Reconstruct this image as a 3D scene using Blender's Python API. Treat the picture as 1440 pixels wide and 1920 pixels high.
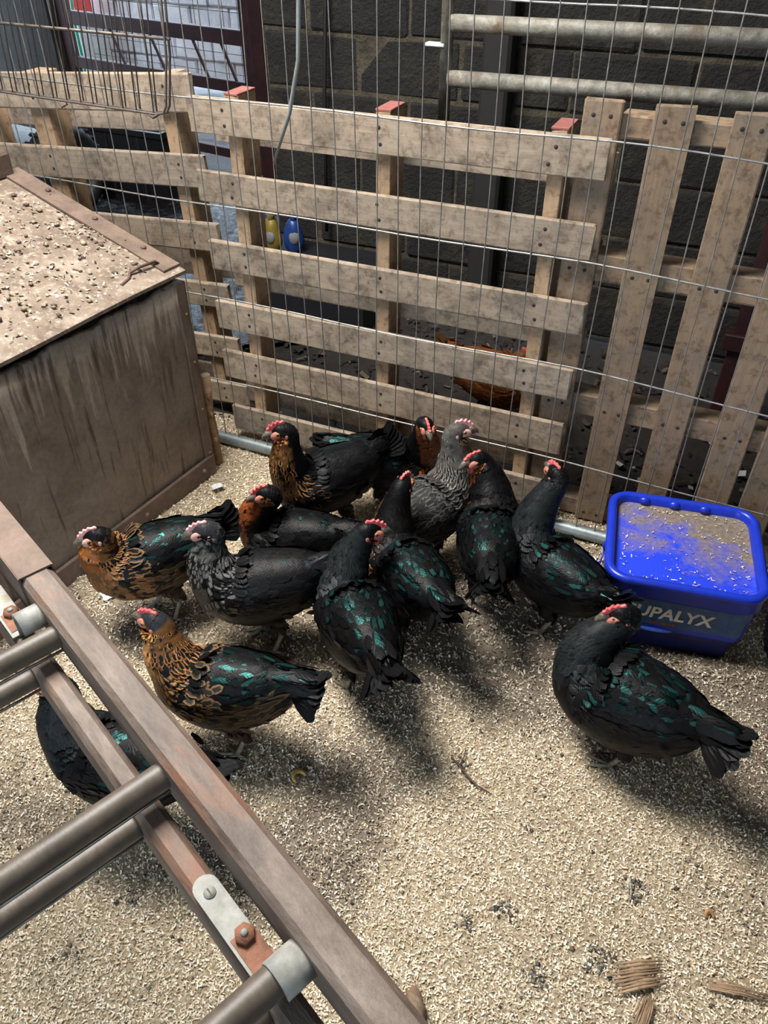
import bpy, math, random
import numpy as np
from mathutils import Vector, Matrix

for o in list(bpy.data.objects):
    bpy.data.objects.remove(o)
SC = bpy.context.scene
COL = SC.collection
R = math.radians
rnd = random.Random(7)
rng = np.random.default_rng(7)

# ------------------------------------------------------------------ camera
cam = bpy.data.cameras.new('camera')
cam.sensor_fit = 'AUTO'
cam.sensor_width = 36.0
cam.lens = 1466.0 / 1920.0 * 36.0
cam.clip_start = 0.05
cam_o = bpy.data.objects.new('camera', cam)
cam_o.location = (0, 0, 1.6)
cam_o.rotation_euler = (R(90 - 39.3), 0, 0)
COL.objects.link(cam_o)
SC.camera = cam_o

# ------------------------------------------------------------------ world
w = bpy.data.worlds.new('sky')
SC.world = w
w.use_nodes = True
bg = w.node_tree.nodes['Background']
bg.inputs['Color'].default_value = (0.66, 0.83, 1.0, 1)
bg.inputs['Strength'].default_value = 5.0

# ------------------------------------------------------------------ large lights
def area(name, loc, target, sx, sy, power, color):
    l = bpy.data.lights.new(name, 'AREA')
    l.shape = 'RECTANGLE'; l.size = sx; l.size_y = sy
    l.energy = power; l.color = color
    o = bpy.data.objects.new(name, l)
    o.location = loc
    d = Vector(target) - Vector(loc)
    o.rotation_euler = d.to_track_quat('-Z', 'Y').to_euler()
    COL.objects.link(o)
    return o
area('roof_light', (-0.95, 1.75, 3.05), (-0.55, 1.30, 0), 0.9, 1.4, 240, (1.0, 0.97, 0.93))

SC.view_settings.view_transform = 'Standard'
SC.view_settings.look = 'None'
SC.view_settings.gamma = 1.0
SC.view_settings.use_curve_mapping = False
SC.view_settings.exposure = 0.0

# ------------------------------------------------------------------ helpers: objects
def link(name, me, mat=None, parent=None, loc=None, rot=None):
    o = bpy.data.objects.new(name, me)
    COL.objects.link(o)
    if mat is not None and me is not None and len(me.materials) == 0:
        me.materials.append(mat)
    if parent is not None:
        o.parent = parent
    if loc is not None: o.location = loc
    if rot is not None: o.rotation_euler = rot
    return o

def tag(o, label=None, cat=None, group=None, kind=None):
    if label: o['label'] = label
    if cat: o['category'] = cat
    if group: o['group'] = group
    if kind: o['kind'] = kind
    return o

def thing(name, label, cat, loc=(0, 0, 0), rotz=0.0, group=None, rot=None):
    o = link(name, None, loc=loc, rot=rot if rot else (0, 0, rotz))
    o.empty_display_size = 0.05
    return tag(o, label, cat, group)

class MB:
    """collects polygons, then links them as one mesh object"""
    def __init__(s): s.v = []; s.f = []; s.sm = []
    def add(s, verts, faces, smooth=False):
        b = len(s.v)
        s.v += [tuple(p) for p in verts]
        s.f += [tuple(i + b for i in f) for f in faces]
        s.sm += [smooth] * len(faces)
        return s
    def box(s, c, size, M=None, bev=0.0, jit=0.0):
        hx, hy, hz = size[0] / 2, size[1] / 2, size[2] / 2
        if bev <= 0:
            pts = [Vector((x * hx, y * hy, z * hz)) for x in (-1, 1) for y in (-1, 1) for z in (-1, 1)]
            fs = [(0, 1, 3, 2), (4, 6, 7, 5), (0, 4, 5, 1), (2, 3, 7, 6), (0, 2, 6, 4), (1, 5, 7, 3)]
        else:
            b = min(bev, hx * .9, hy * .9, hz * .9)
            pts = []; idx = {}
            for x in (-1, 1):
                for y in (-1, 1):
                    for z in (-1, 1):
                        for a in range(3):
                            p = [x * (hx - b), y * (hy - b), z * (hz - b)]
                            p[a] = (x, y, z)[a] * (hx, hy, hz)[a]
                            idx[(x, y, z, a)] = len(pts); pts.append(Vector(p))
            fs = []
            for a in range(3):
                o1, o2 = [i for i in range(3) if i != a]
                for sg in (-1, 1):
                    q = []
                    for (p, r) in ((-1, -1), (1, -1), (1, 1), (-1, 1)):
                        k = [0, 0, 0]; k[a] = sg; k[o1] = p; k[o2] = r
                        q.append(idx[(k[0], k[1], k[2], a)])
                    flip = (sg < 0) ^ (a == 1)
                    fs.append(tuple(q[::-1] if flip else q))
            for a in range(3):
                o1, o2 = [i for i in range(3) if i != a]
                for s1 in (-1, 1):
                    for s2 in (-1, 1):
                        q = []
                        for t, ax in ((-1, o1), (1, o1), (1, o2), (-1, o2)):
                            k = [0, 0, 0]; k[a] = t; k[o1] = s1; k[o2] = s2
                            q.append(idx[(k[0], k[1], k[2], ax)])
                        fs.append(tuple(q))
            for x in (-1, 1):
                for y in (-1, 1):
                    for z in (-1, 1):
                        fs.append(tuple(idx[(x, y, z, a)] for a in range(3)))
        if jit:
            pts = [p + Vector((rnd.uniform(-jit, jit), rnd.uniform(-jit, jit), rnd.uniform(-jit, jit))) for p in pts]
        if M is not None: pts = [M @ p for p in pts]
        c = Vector(c)
        return s.add([p + c for p in pts], fs)
    def tube(s, path, r, n=8, cap=True):
        P = [Vector(p) for p in path]
        rs = r if isinstance(r, (list, tuple)) else [r] * len(P)
        vs = []; fs = []
        prev = None
        for i, p in enumerate(P):
            t = (P[min(i + 1, len(P) - 1)] - P[max(i - 1, 0)]).normalized()
            if prev is None:
                a = Vector((0, 0, 1)) if abs(t.z) < .9 else Vector((1, 0, 0))
                sd = t.cross(a).normalized()
            else:
                sd = (prev - t * prev.dot(t)).normalized()
            prev = sd
            up = sd.cross(t)
            for k in range(n):
                an = 2 * math.pi * k / n
                vs.append(p + (sd * math.cos(an) + up * math.sin(an)) * rs[i])
        for i in range(len(P) - 1):
            for k in range(n):
                fs.append((i * n + k, i * n + (k + 1) % n, (i + 1) * n + (k + 1) % n, (i + 1) * n + k))
        if cap:
            fs.append(tuple(range(n))[::-1]); fs.append(tuple((len(P) - 1) * n + k for k in range(n)))
        return s.add(vs, fs, True)
    def ellipsoid(s, c, ax, n=12, m=8, M=None):
        vs = []; fs = []
        for j in range(m + 1):
            ph = math.pi * j / m
            for k in range(n):
                th = 2 * math.pi * k / n
                p = Vector((ax[0] * math.sin(ph) * math.cos(th), ax[1] * math.sin(ph) * math.sin(th), ax[2] * math.cos(ph)))
                if M is not None: p = M @ p
                vs.append(p + Vector(c))
        for j in range(m):
            for k in range(n):
                fs.append((j * n + k, (j + 1) * n + k, (j + 1) * n + (k + 1) % n, j * n + (k + 1) % n))
        return s.add(vs, fs, True)
    def prism(s, poly, t, M=None):
        """poly: 2D (x,z) outline, extruded +-t/2 along y"""
        n = len(poly)
        vs = [Vector((x, -t / 2, z)) for x, z in poly] + [Vector((x, t / 2, z)) for x, z in poly]
        if M is not None: vs = [M @ p for p in vs]
        fs = [tuple(range(n)), tuple(range(n, 2 * n))[::-1]]
        fs += [(i, i + n, (i + 1) % n + n, (i + 1) % n) for i in range(n)]
        return s.add(vs, fs)
    def mesh(s, name):
        me = bpy.data.meshes.new(name)
        me.from_pydata(s.v, [], s.f)
        me.polygons.foreach_set('use_smooth', s.sm)
        me.update()
        return me
    def build(s, name, mat, parent=None, loc=None, rot=None):
        return link(name, s.mesh(name), mat, parent, loc, rot)

def np_mesh(name, V, F, C=None, UV=None, C2=None, smooth=False):
    me = bpy.data.meshes.new(name)
    V = np.asarray(V, np.float32); F = np.asarray(F, np.int32)
    k = F.shape[1]
    me.vertices.add(len(V)); me.vertices.foreach_set('co', V.ravel())
    me.loops.add(F.size); me.loops.foreach_set('vertex_index', F.ravel())
    me.polygons.add(len(F))
    me.polygons.foreach_set('loop_start', np.arange(0, F.size, k, dtype=np.int32))
    me.polygons.foreach_set('loop_total', np.full(len(F), k, np.int32))
    if smooth: me.polygons.foreach_set('use_smooth', np.ones(len(F), bool))
    me.update(calc_edges=True)
    for nm, A in (('col', C), ('edge', C2)):
        if A is not None:
            at = me.color_attributes.new(nm, 'FLOAT_COLOR', 'POINT')
            at.data.foreach_set('color', np.asarray(A, np.float32).ravel())
    if UV is not None:
        at = me.attributes.new('fuv', 'FLOAT_VECTOR', 'POINT')
        at.data.foreach_set('vector', np.asarray(UV, np.float32).ravel())
    me.validate()
    return me

# ------------------------------------------------------------------ helpers: materials
MATS = {}
def new_mat(name):
    m = bpy.data.materials.new(name); m.use_nodes = True
    nt = m.node_tree
    return m, nt, nt.nodes, nt.links, nt.nodes['Principled BSDF']

def ramp(ns, stops):
    r = ns.new('ShaderNodeValToRGB')
    el = r.color_ramp.elements
    while len(el) < len(stops): el.new(0.5)
    for e, (p, c) in zip(el, stops):
        e.position = p; e.color = (c[0], c[1], c[2], 1)
    return r

def noise(ns, ls, vec, scale, detail=6, rough=.6, dist=0.0):
    n = ns.new('ShaderNodeTexNoise')
    n.inputs['Scale'].default_value = scale
    n.inputs['Detail'].default_value = detail
    n.inputs['Roughness'].default_value = rough
    n.inputs['Distortion'].default_value = dist
    if vec is not None: ls.new(vec, n.inputs['Vector'])
    return n

def coords(ns, ls, kind='Object', scale=(1, 1, 1), rand=False):
    tc = ns.new('ShaderNodeTexCoord')
    mp = ns.new('ShaderNodeMapping')
    mp.inputs['Scale'].default_value = scale
    ls.new(tc.outputs[kind], mp.inputs['Vector'])
    if rand:
        oi = ns.new('ShaderNodeObjectInfo')
        cb = ns.new('ShaderNodeCombineXYZ')
        mu = ns.new('ShaderNodeMath'); mu.operation = 'MULTIPLY'; mu.inputs[1].default_value = 37.0
        ls.new(oi.outputs['Random'], mu.inputs[0])
        ls.new(mu.outputs[0], cb.inputs[0]); ls.new(mu.outputs[0], cb.inputs[2])
        ls.new(cb.outputs[0], mp.inputs['Location'])
    return mp.outputs[0]

def mixc(ns, ls, fac, a, b, mode='MIX'):
    m = ns.new('ShaderNodeMix'); m.data_type = 'RGBA'; m.blend_type = mode
    if isinstance(fac, (int, float)): m.inputs['Factor'].default_value = fac
    else: ls.new(fac, m.inputs['Factor'])
    for sock, v in ((m.inputs[6], a), (m.inputs[7], b)):
        if isinstance(v, tuple): sock.default_value = (v[0], v[1], v[2], 1)
        else: ls.new(v, sock)
    return m.outputs[2]

def bump(ns, ls, bs, h, strength=.3, dist=.01):
    b = ns.new('ShaderNodeBump')
    b.inputs['Strength'].default_value = strength
    b.inputs['Distance'].default_value = dist
    ls.new(h, b.inputs['Height']); ls.new(b.outputs[0], bs.inputs['Normal'])

def mottled(name, stops, scale=8, rough=.7, metallic=0.0, bstr=.3, bdist=.004, stretch=(1, 1, 1), fine=60, spots=None, rand=True, spec=.5):
    """noise-coloured surface; spots=(colour, scale, lo, hi) adds a second layer of stains"""
    m, nt, ns, ls, bs = new_mat(name)
    v = coords(ns, ls, 'Object', stretch, rand)
    n1 = noise(ns, ls, v, scale, 8, .65, .3)
    r = ramp(ns, stops); ls.new(n1.outputs['Fac'], r.inputs[0])
    c = r.outputs[0]
    n2 = noise(ns, ls, v, fine, 4, .7)
    c = mixc(ns, ls, .35, c, n2.outputs['Fac'], 'OVERLAY')
    if spots:
        n3 = noise(ns, ls, v, spots[1], 6, .7, .5)
        rr = ramp(ns, [(spots[2], (0, 0, 0)), (spots[3], (1, 1, 1))]); ls.new(n3.outputs['Fac'], rr.inputs[0])
        c = mixc(ns, ls, rr.outputs[0], c, spots[0])
    ls.new(c, bs.inputs['Base Color'])
    bs.inputs['Roughness'].default_value = rough
    bs.inputs['Metallic'].default_value = metallic
    bs.inputs['Specular IOR Level'].default_value = spec
    ad = ns.new('ShaderNodeMath'); ad.operation = 'ADD'
    ls.new(n1.outputs['Fac'], ad.inputs[0]); ls.new(n2.outputs['Fac'], ad.inputs[1])
    bump(ns, ls, bs, ad.outputs[0], bstr, bdist)
    MATS[name] = m
    return m

def wood(name, a, b, stain, rough=.75, grain=1.0):
    """sawn timber, grain along local X, a different piece of grain for each object"""
    m, nt, ns, ls, bs = new_mat(name)
    v = coords(ns, ls, 'Object', (1.2, 14, 14), True)
    n1 = noise(ns, ls, v, 5 * grain, 8, .7, .6)
    r = ramp(ns, [(.3, a), (.7, b)]); ls.new(n1.outputs['Fac'], r.inputs[0])
    v2 = coords(ns, ls, 'Object', (1, 1, 1), True)
    n2 = noise(ns, ls, v2, 9, 8, .72, .4)
    rr = ramp(ns, [(.47, (0, 0, 0)), (.72, (1, 1, 1))]); ls.new(n2.outputs['Fac'], rr.inputs[0])
    c = mixc(ns, ls, rr.outputs[0], r.outputs[0], stain)
    n4 = noise(ns, ls, v2, 38, 6, .75, .3)
    r4 = ramp(ns, [(.36, (.45, .42, .4)), (.5, (1, 1, 1)), (.75, (1.12, 1.12, 1.12))]); ls.new(n4.outputs['Fac'], r4.inputs[0])
    c = mixc(ns, ls, .8, c, r4.outputs[0], 'MULTIPLY')
    oi = ns.new('ShaderNodeObjectInfo')
    r3 = ramp(ns, [(0, (.82, .82, .82)), (1, (1.1, 1.08, 1.05))]); ls.new(oi.outputs['Random'], r3.inputs[0])
    c = mixc(ns, ls, 1.0, c, r3.outputs[0], 'MULTIPLY')
    ls.new(c, bs.inputs['Base Color'])
    bs.inputs['Roughness'].default_value = rough
    bs.inputs['Specular IOR Level'].default_value = .25
    bump(ns, ls, bs, n1.outputs['Fac'], .35, .003)
    MATS[name] = m
    return m

def plain(name, col, rough=.5, metallic=0.0, spec=.5):
    m, nt, ns, ls, bs = new_mat(name)
    v = coords(ns, ls, 'Object')
    n = noise(ns, ls, v, 40, 3, .6)
    r = ramp(ns, [(.3, tuple(x * .82 for x in col)), (.7, tuple(min(1, x * 1.12) for x in col))]); ls.new(n.outputs['Fac'], r.inputs[0])
    ls.new(r.outputs[0], bs.inputs['Base Color'])
    bs.inputs['Roughness'].default_value = rough
    bs.inputs['Metallic'].default_value = metallic
    bs.inputs['Specular IOR Level'].default_value = spec
    MATS[name] = m
    return m

PALLET = wood('pallet_wood', (.275, .215, .158), (.38, .31, .238), (.105, .085, .068))
PALLET2 = wood('pallet_wood_brown', (.205, .14, .088), (.31, .222, .15), (.18, .15, .12))
STRING = wood('stringer_wood', (.36, .235, .14), (.46, .325, .205), (.28, .2, .13))
REDPAINT = mottled('red_painted_end', [(.3, (.22, .065, .055)), (.7, (.33, .12, .10))], 20, .7)
NAIL = plain('nail_hole', (.03, .022, .018), .8)
GALV = mottled('galvanised_wire', [(.3, (.24, .235, .22)), (.7, (.40, .39, .37))], 30, .45, .7, .1)
GALVDK = mottled('galvanised_wire_dark', [(.3, (.14, .13, .12)), (.7, (.26, .25, .235))], 30, .55, .5, .1)  # darker tone of the galvanised wire, used on the vertical wires
DARKWIRE = mottled('dark_cage_wire', [(.3, (.07, .055, .045)), (.7, (.14, .115, .1))], 30, .55, .5, .1)
TUBE = mottled('galvanised_tube', [(.3, (.20, .235, .235)), (.7, (.33, .37, .37))], 14, .42, .6, .15)
GATE = mottled('gate_steel', [(.28, (.075, .07, .055)), (.5, (.165, .158, .13)), (.72, (.27, .262, .225))], 24, .65, .25, .5, .004, spots=((.11, .075, .045), 14, .50, .68))
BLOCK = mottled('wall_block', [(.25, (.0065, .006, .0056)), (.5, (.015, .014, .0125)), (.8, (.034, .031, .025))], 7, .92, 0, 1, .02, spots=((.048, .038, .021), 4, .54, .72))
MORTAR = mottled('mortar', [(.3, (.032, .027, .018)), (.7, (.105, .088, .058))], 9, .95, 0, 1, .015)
YARDBLOCK = mottled('yard_block', [(.3, (.60, .54, .54)), (.7, (.80, .74, .74))], 8, .9, 0, .6, .01)
YARDMORTAR = mottled('yard_mortar', [(.3, (.5, .48, .45)), (.7, (.62, .6, .56))], 14, .95, 0)
REDSTEEL = mottled('red_oxide_steel', [(.3, (.022, .006, .008)), (.7, (.06, .016, .017))], 12, .55, .2, .2)
def rust_mat():
    m, nt, ns, ls, bs = new_mat('rusty_sheet')
    v = coords(ns, ls, 'Object')
    n1 = noise(ns, ls, v, 6, 9, .7, .3)
    r = ramp(ns, [(.28, (.105, .074, .055)), (.5, (.175, .135, .105)), (.75, (.25, .20, .16))]); ls.new(n1.outputs['Fac'], r.inputs[0])
    # runs of grime down the sheet, thickest under the lip
    v2 = coords(ns, ls, 'Object', (26, 26, 2.2))
    n2 = noise(ns, ls, v2, 1.6, 5, .6, .2)
    sp = ns.new('ShaderNodeSeparateXYZ'); ls.new(v, sp.inputs[0])
    mr = ns.new('ShaderNodeMapRange'); mr.inputs['From Min'].default_value = .30; mr.inputs['From Max'].default_value = .66
    mr.inputs['To Min'].default_value = -.22; mr.inputs['To Max'].default_value = .10
    ls.new(sp.outputs[2], mr.inputs['Value'])
    ad = ns.new('ShaderNodeMath'); ad.operation = 'ADD'; ls.new(n2.outputs['Fac'], ad.inputs[0]); ls.new(mr.outputs[0], ad.inputs[1])
    rr = ramp(ns, [(.50, (0, 0, 0)), (.60, (1, 1, 1))]); ls.new(ad.outputs[0], rr.inputs[0])
    c = mixc(ns, ls, rr.outputs[0], r.outputs[0], (.36, .285, .22))
    rd = ramp(ns, [(.33, (1, 1, 1)), (.43, (0, 0, 0))]); ls.new(n2.outputs['Fac'], rd.inputs[0])
    c = mixc(ns, ls, rd.outputs[0], c, (.075, .042, .030))
    n3 = noise(ns, ls, v, 70, 4, .7)
    c = mixc(ns, ls, .4, c, n3.outputs['Fac'], 'OVERLAY')
    ls.new(c, bs.inputs['Base Color']); bs.inputs['Roughness'].default_value = .6; bs.inputs['Metallic'].default_value = .1
    bump(ns, ls, bs, n3.outputs['Fac'], .3, .002)
    return m
RUST = rust_mat()
RUSTEDGE = mottled('rusty_edge', [(.25, (.09, .06, .045)), (.75, (.20, .14, .105))], 14, .7, .25, .5, .003)
DARKRUST = mottled('dark_rust', [(.3, (.055, .036, .027)), (.7, (.12, .075, .052))], 18, .7, .3, .5)

# ------------------------------------------------------------------ fence frame: u along the fence (right), b behind it, z up
FO = Vector((.089, 2.065, 0)); FA = R(-23.74)
FU = Vector((math.cos(FA), math.sin(FA), 0)); FB = Vector((-math.sin(FA), math.cos(FA), 0))
def Fp(u, b, z=0.0): return FO + FU * u + FB * b + Vector((0, 0, z))

# ------------------------------------------------------------------ structure: floors
def smoothnoise(x, y, seed=0):
    r = np.random.default_rng(seed)
    out = np.zeros_like(x)
    for i in range(14):
        fx, fy = r.normal(size=2) * (3 + i * 1.6)
        out += np.sin(fx * x + fy * y + r.uniform(0, 6.28)) / (1 + i * .45)
    return out / 5.0
def litter_z(x, y):
    x = np.asarray(x, float); y = np.asarray(y, float)
    z = .010 * smoothnoise(x, y, 3) + .006 * smoothnoise(x * 3.1, y * 3.1, 4)
    z += .03 * np.exp(-(((x - .80) / .16) ** 2 + ((y - 1.28) / .05) ** 2))      # ridge in front of the tub
    return z - .004
def dirt_mask(x, y):
    m = smoothnoise(x * .8, y * .8, 11) + .7 * smoothnoise(x * 2.6, y * 2.6, 12)
    def blob(cx, cy, r, a): return a * np.exp(-(((x - cx) ** 2 + (y - cy) ** 2) / r ** 2))
    m = m * 1.25 + blob(-.25, .78, .22, .75) + blob(-.42, .45, .16, .4) + blob(-.1, .42, .12, .3) + blob(.05, .9, .18, .55) + blob(-.64, 1.5, .13, .8) + blob(-.2, 1.15, .2, .4) + blob(.3, 1.5, .3, .6) + blob(1.0, 1.0, .2, .7) + blob(-.1, 1.6, .3, .6)
    m = m - blob(.35, .75, .3, .7) - blob(.15, .55, .2, .4) - blob(-.55, 1.05, .2, .6)
    return m

def floor_litter_mat():
    m, nt, ns, ls, bs = new_mat('sawdust_bed')
    v = coords(ns, ls, 'Object')
    n1 = noise(ns, ls, v, 120, 5, .75)
    r = ramp(ns, [(.3, (.22, .165, .105)), (.5, (.40, .32, .215)), (.72, (.56, .465, .335))]); ls.new(n1.outputs['Fac'], r.inputs[0])
    at = ns.new('ShaderNodeAttribute'); at.attribute_name = 'soiled'       # trampled, soiled bedding
    n2 = noise(ns, ls, v, 18, 8, .75, .3)
    ad = ns.new('ShaderNodeMath'); ad.operation = 'MULTIPLY_ADD'; ad.inputs[1].default_value = 1.1; ls.new(at.outputs['Fac'], ad.inputs[0]); ls.new(n2.outputs['Fac'], ad.inputs[2])
    rr = ramp(ns, [(.62, (0, 0, 0)), (1.0, (1, 1, 1))]); ls.new(ad.outputs[0], rr.inputs[0])
    c = mixc(ns, ls, rr.outputs[0], r.outputs[0], (.20, .160, .118))
    ls.new(c, bs.inputs['Base Color']); bs.inputs['Roughness'].default_value = .95
    bs.inputs['Specular IOR Level'].default_value = .15
    bump(ns, ls, bs, n1.outputs['Fac'], .8, .008)
    return m
SAWDUST = floor_litter_mat()

def in_pen(x, y):        # camera side of the fence, fence frame
    d = (x - FO.x) * FB.x + (y - FO.y) * FB.y
    return d
NX, NY = 150, 140
gx = np.linspace(-2.6, 2.4, NX); gy = np.linspace(-1.6, 3.3, NY)
X, Y = np.meshgrid(gx, gy)
Z = litter_z(X, Y)
# beyond the fence the bedding thins out and dives under the mud floor
Dn = in_pen(X, Y)
Z = Z - np.clip((Dn - .12) * .35, 0, .25)
vs = np.stack([X, Y, Z], -1).reshape(-1, 3)
fs = [(j * NX + i, j * NX + i + 1, (j + 1) * NX + i + 1, (j + 1) * NX + i) for j in range(NY - 1) for i in range(NX - 1)]
me = bpy.data.meshes.new('floor'); me.from_pydata(vs.tolist(), [], fs)
me.polygons.foreach_set('use_smooth', [True] * len(fs))
av = me.attributes.new('soiled', 'FLOAT', 'POINT')
av.data.foreach_set('value', np.clip(dirt_mask(X, Y) * .95 + .05, 0, .85).astype(np.float32).ravel())
FLOOR = tag(link('floor', me, SAWDUST), kind='structure')

def mud_mat():
    m, nt, ns, ls, bs = new_mat('mud_floor')
    v = coords(ns, ls, 'Object')
    n1 = noise(ns, ls, v, 14, 9, .72, .4)
    r = ramp(ns, [(.3, (.009, .007, .006)), (.55, (.024, .018, .015)), (.8, (.06, .045, .032))]); ls.new(n1.outputs['Fac'], r.inputs[0])
    ls.new(r.outputs[0], bs.inputs['Base Color'])
    # wet towards the yard door (negative local X, far Y)
    sp = ns.new('ShaderNodeSeparateXYZ'); ls.new(v, sp.inputs[0])
    mr = ns.new('ShaderNodeMapRange'); mr.inputs['From Min'].default_value = 3.0; mr.inputs['From Max'].default_value = 4.2
    mr.inputs['To Min'].default_value = .85; mr.inputs['To Max'].default_value = .16
    ls.new(sp.outputs[1], mr.inputs['Value']); ls.new(mr.outputs[0], bs.inputs['Roughness'])
    n2 = noise(ns, ls, v, 30, 6, .7)
    bump(ns, ls, bs, n2.outputs['Fac'], .7, .02)
    return m
MUD = mud_mat()
NX, NY = 90, 90
gx = np.linspace(-6, 5, NX); gy = np.linspace(1.2, 11, NY)
X, Y = np.meshgrid(gx, gy)
Z = -.025 + .012 * smoothnoise(X * .8, Y * .8, 21) - np.clip((.22 - in_pen(X, Y)) * .4, 0, .3)
vs = np.stack([X, Y, Z], -1).reshape(-1, 3)
fs = [(j * NX + i, j * NX + i + 1, (j + 1) * NX + i + 1, (j + 1) * NX + i) for j in range(NY - 1) for i in range(NX - 1)]
me = bpy.data.meshes.new('floor_mud'); me.from_pydata(vs.tolist(), [], fs)
me.polygons.foreach_set('use_smooth', [True] * len(fs))
tag(link('floor_mud', me, MUD), kind='structure')

# ------------------------------------------------------------------ structure: shed shell
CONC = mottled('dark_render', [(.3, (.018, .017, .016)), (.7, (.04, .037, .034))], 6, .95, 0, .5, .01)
ROOF = mottled('roof_sheet', [(.3, (.16, .155, .15)), (.7, (.24, .235, .23))], 4, .8, 0, .2)
def shell_box(name, c, size, mat, rotz=0.0):
    b = MB().box((0, 0, 0), size)
    return tag(b.build(name, mat, None, c, (0, 0, rotz)), kind='structure')
# roof in strips leaving the roof light open
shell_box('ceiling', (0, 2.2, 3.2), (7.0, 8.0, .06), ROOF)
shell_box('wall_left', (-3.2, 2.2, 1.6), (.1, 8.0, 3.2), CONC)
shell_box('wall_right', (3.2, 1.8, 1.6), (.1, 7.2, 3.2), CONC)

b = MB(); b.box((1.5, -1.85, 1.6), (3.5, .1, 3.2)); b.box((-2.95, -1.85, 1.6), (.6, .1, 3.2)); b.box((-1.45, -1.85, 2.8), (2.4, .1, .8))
tag(b.build('wall_fill_block', CONC), kind='structure')  # unseen wall behind the camera, added to cut the fill light

# rear block wall, parallel to the fence, blocks laid one by one on a mortar core
WB = 1.35
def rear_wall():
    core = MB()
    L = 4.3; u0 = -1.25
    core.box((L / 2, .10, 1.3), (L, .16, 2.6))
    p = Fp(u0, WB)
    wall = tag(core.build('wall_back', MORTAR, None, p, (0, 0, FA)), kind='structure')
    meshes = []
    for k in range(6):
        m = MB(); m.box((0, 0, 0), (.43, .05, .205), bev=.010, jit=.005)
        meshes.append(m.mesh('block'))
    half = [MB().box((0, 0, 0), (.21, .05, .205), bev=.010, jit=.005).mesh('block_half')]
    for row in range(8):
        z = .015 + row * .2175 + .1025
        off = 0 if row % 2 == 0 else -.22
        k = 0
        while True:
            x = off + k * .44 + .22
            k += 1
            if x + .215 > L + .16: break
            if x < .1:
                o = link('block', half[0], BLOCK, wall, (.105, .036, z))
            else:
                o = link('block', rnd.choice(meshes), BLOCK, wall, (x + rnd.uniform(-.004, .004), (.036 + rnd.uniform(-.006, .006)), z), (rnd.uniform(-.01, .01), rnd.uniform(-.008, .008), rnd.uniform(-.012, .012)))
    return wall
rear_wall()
# return wall from the block wall's left end back to the yard door
p0 = Fp(-1.20, WB + .16); p1 = Vector((-.76, 5.66, 0))
d = p1 - p0
shell_box('wall_passage', ((p0.x + p1.x) / 2 + .06, (p0.y + p1.y) / 2, 1.6), (d.length, .1, 3.2), CONC, math.atan2(d.y, d.x))
# near-black upright that paints the shade of a recess in the block wall
b = MB(); b.box((0, 0, 1.2), (.11, .09, 2.4), bev=.012)
pr = b.build('shade_strip', plain('recess_shade', (.012, .011, .010), .8), None, Fp(-.20, WB - .05), (0, 0, FA)); tag(pr, kind='structure')

# yard door wall with its opening
DA = R(-34); DU = Vector((math.cos(DA), math.sin(DA), 0)); DB = Vector((-math.sin(DA), math.cos(DA), 0))
DO = Vector((-.82, 5.60, 0))
def Dp(u, b, z=0): return DO + DU * u + DB * b + Vector((0, 0, z))
b = MB(); b.box((-2.65, 0, 1.6), (1.6, .18, 3.2)); b.box((-.85, 0, 2.75), (2.0, .18, .9))
tag(b.build('wall_door', CONC, None, DO, (0, 0, DA)), kind='structure')
# yard wall outside
def yard_wall():
    L = 5.0
    core = MB().box((0, .09, .5), (L, .12, 1.0))
    wl = tag(core.build('wall_yard', YARDMORTAR, None, Dp(-1.2, 1.9), (0, 0, DA + R(6))), kind='structure')
    ms = [MB().box((0, 0, 0), (.43, .05, .205), bev=.012, jit=.006).mesh('yard_block') for _ in range(4)]
    for row in range(4):
        for k in range(11):
            x = -2.25 + k * .44 + (.22 if row % 2 else 0)
            link('block', rnd.choice(ms), YARDBLOCK, wl, (x, .02 + rnd.uniform(-.006, .006), .12 + row * .2175))
    link('coping', MB().box((0, .06, 1.02), (L, .24, .05), bev=.01).mesh('coping'), YARDMORTAR, wl)
yard_wall()

def red_gate():
    t = thing('yard_gate', 'dark red steel barred gate in the bright doorway at the upper left', 'gate', Dp(0, 0), DA)
    def bar(name, a, b_, w, h):
        a = Vector(a); b_ = Vector(b_); c = (a + b_) / 2; L = (b_ - a).length
        an = math.atan2(b_.z - a.z, b_.x - a.x)
        m = MB().box((0, 0, 0), (L, w, h), bev=.003)
        link(name, m.mesh(name), REDSTEEL, t, c, (0, -an, 0))
    bar('stile', (-.02, 0, 0), (-.02, 0, 2.2), .06, .09)
    bar('stile', (-1.78, 0, 0), (-1.78, 0, 2.2), .06, .09)
    for z, hh in ((.52, .07), (.80, .085), (1.12, .06), (1.5, .06), (2.1, .06)):
        bar('rail', (-1.76, 0, z), (-.06, 0, z), .055, hh)
    bar('rail', (-1.6, 0, .10), (-.06, 0, .10), .05, .06)
    for x in (-1.25, -.85, -.45, -.2):
        bar('strut', (x - .06, -.01, .77), (x + .05, -.01, .55), .012, .022)
    for k in range(12):
        x = -1.5 + k * .125
        t2 = MB().tube([(x, .03, .53), (x, .03, 1.5)], .002, 5)
        link('mesh_wire', t2.mesh('mesh_wire'), DARKWIRE, t)
    for k in range(8):
        z = .58 + k * .115
        t2 = MB().tube([(-1.58, .033, z), (-.06, .033, z)], .002, 5)
        link('mesh_wire', t2.mesh('mesh_wire'), DARKWIRE, t)
red_gate()
tag(MB().box((0, 0, 1.15), (.10, .12, 2.3), bev=.006).build('trim_2', REDSTEEL, None, Dp(.13, -.05), (0, 0, DA)), kind='structure')

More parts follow.
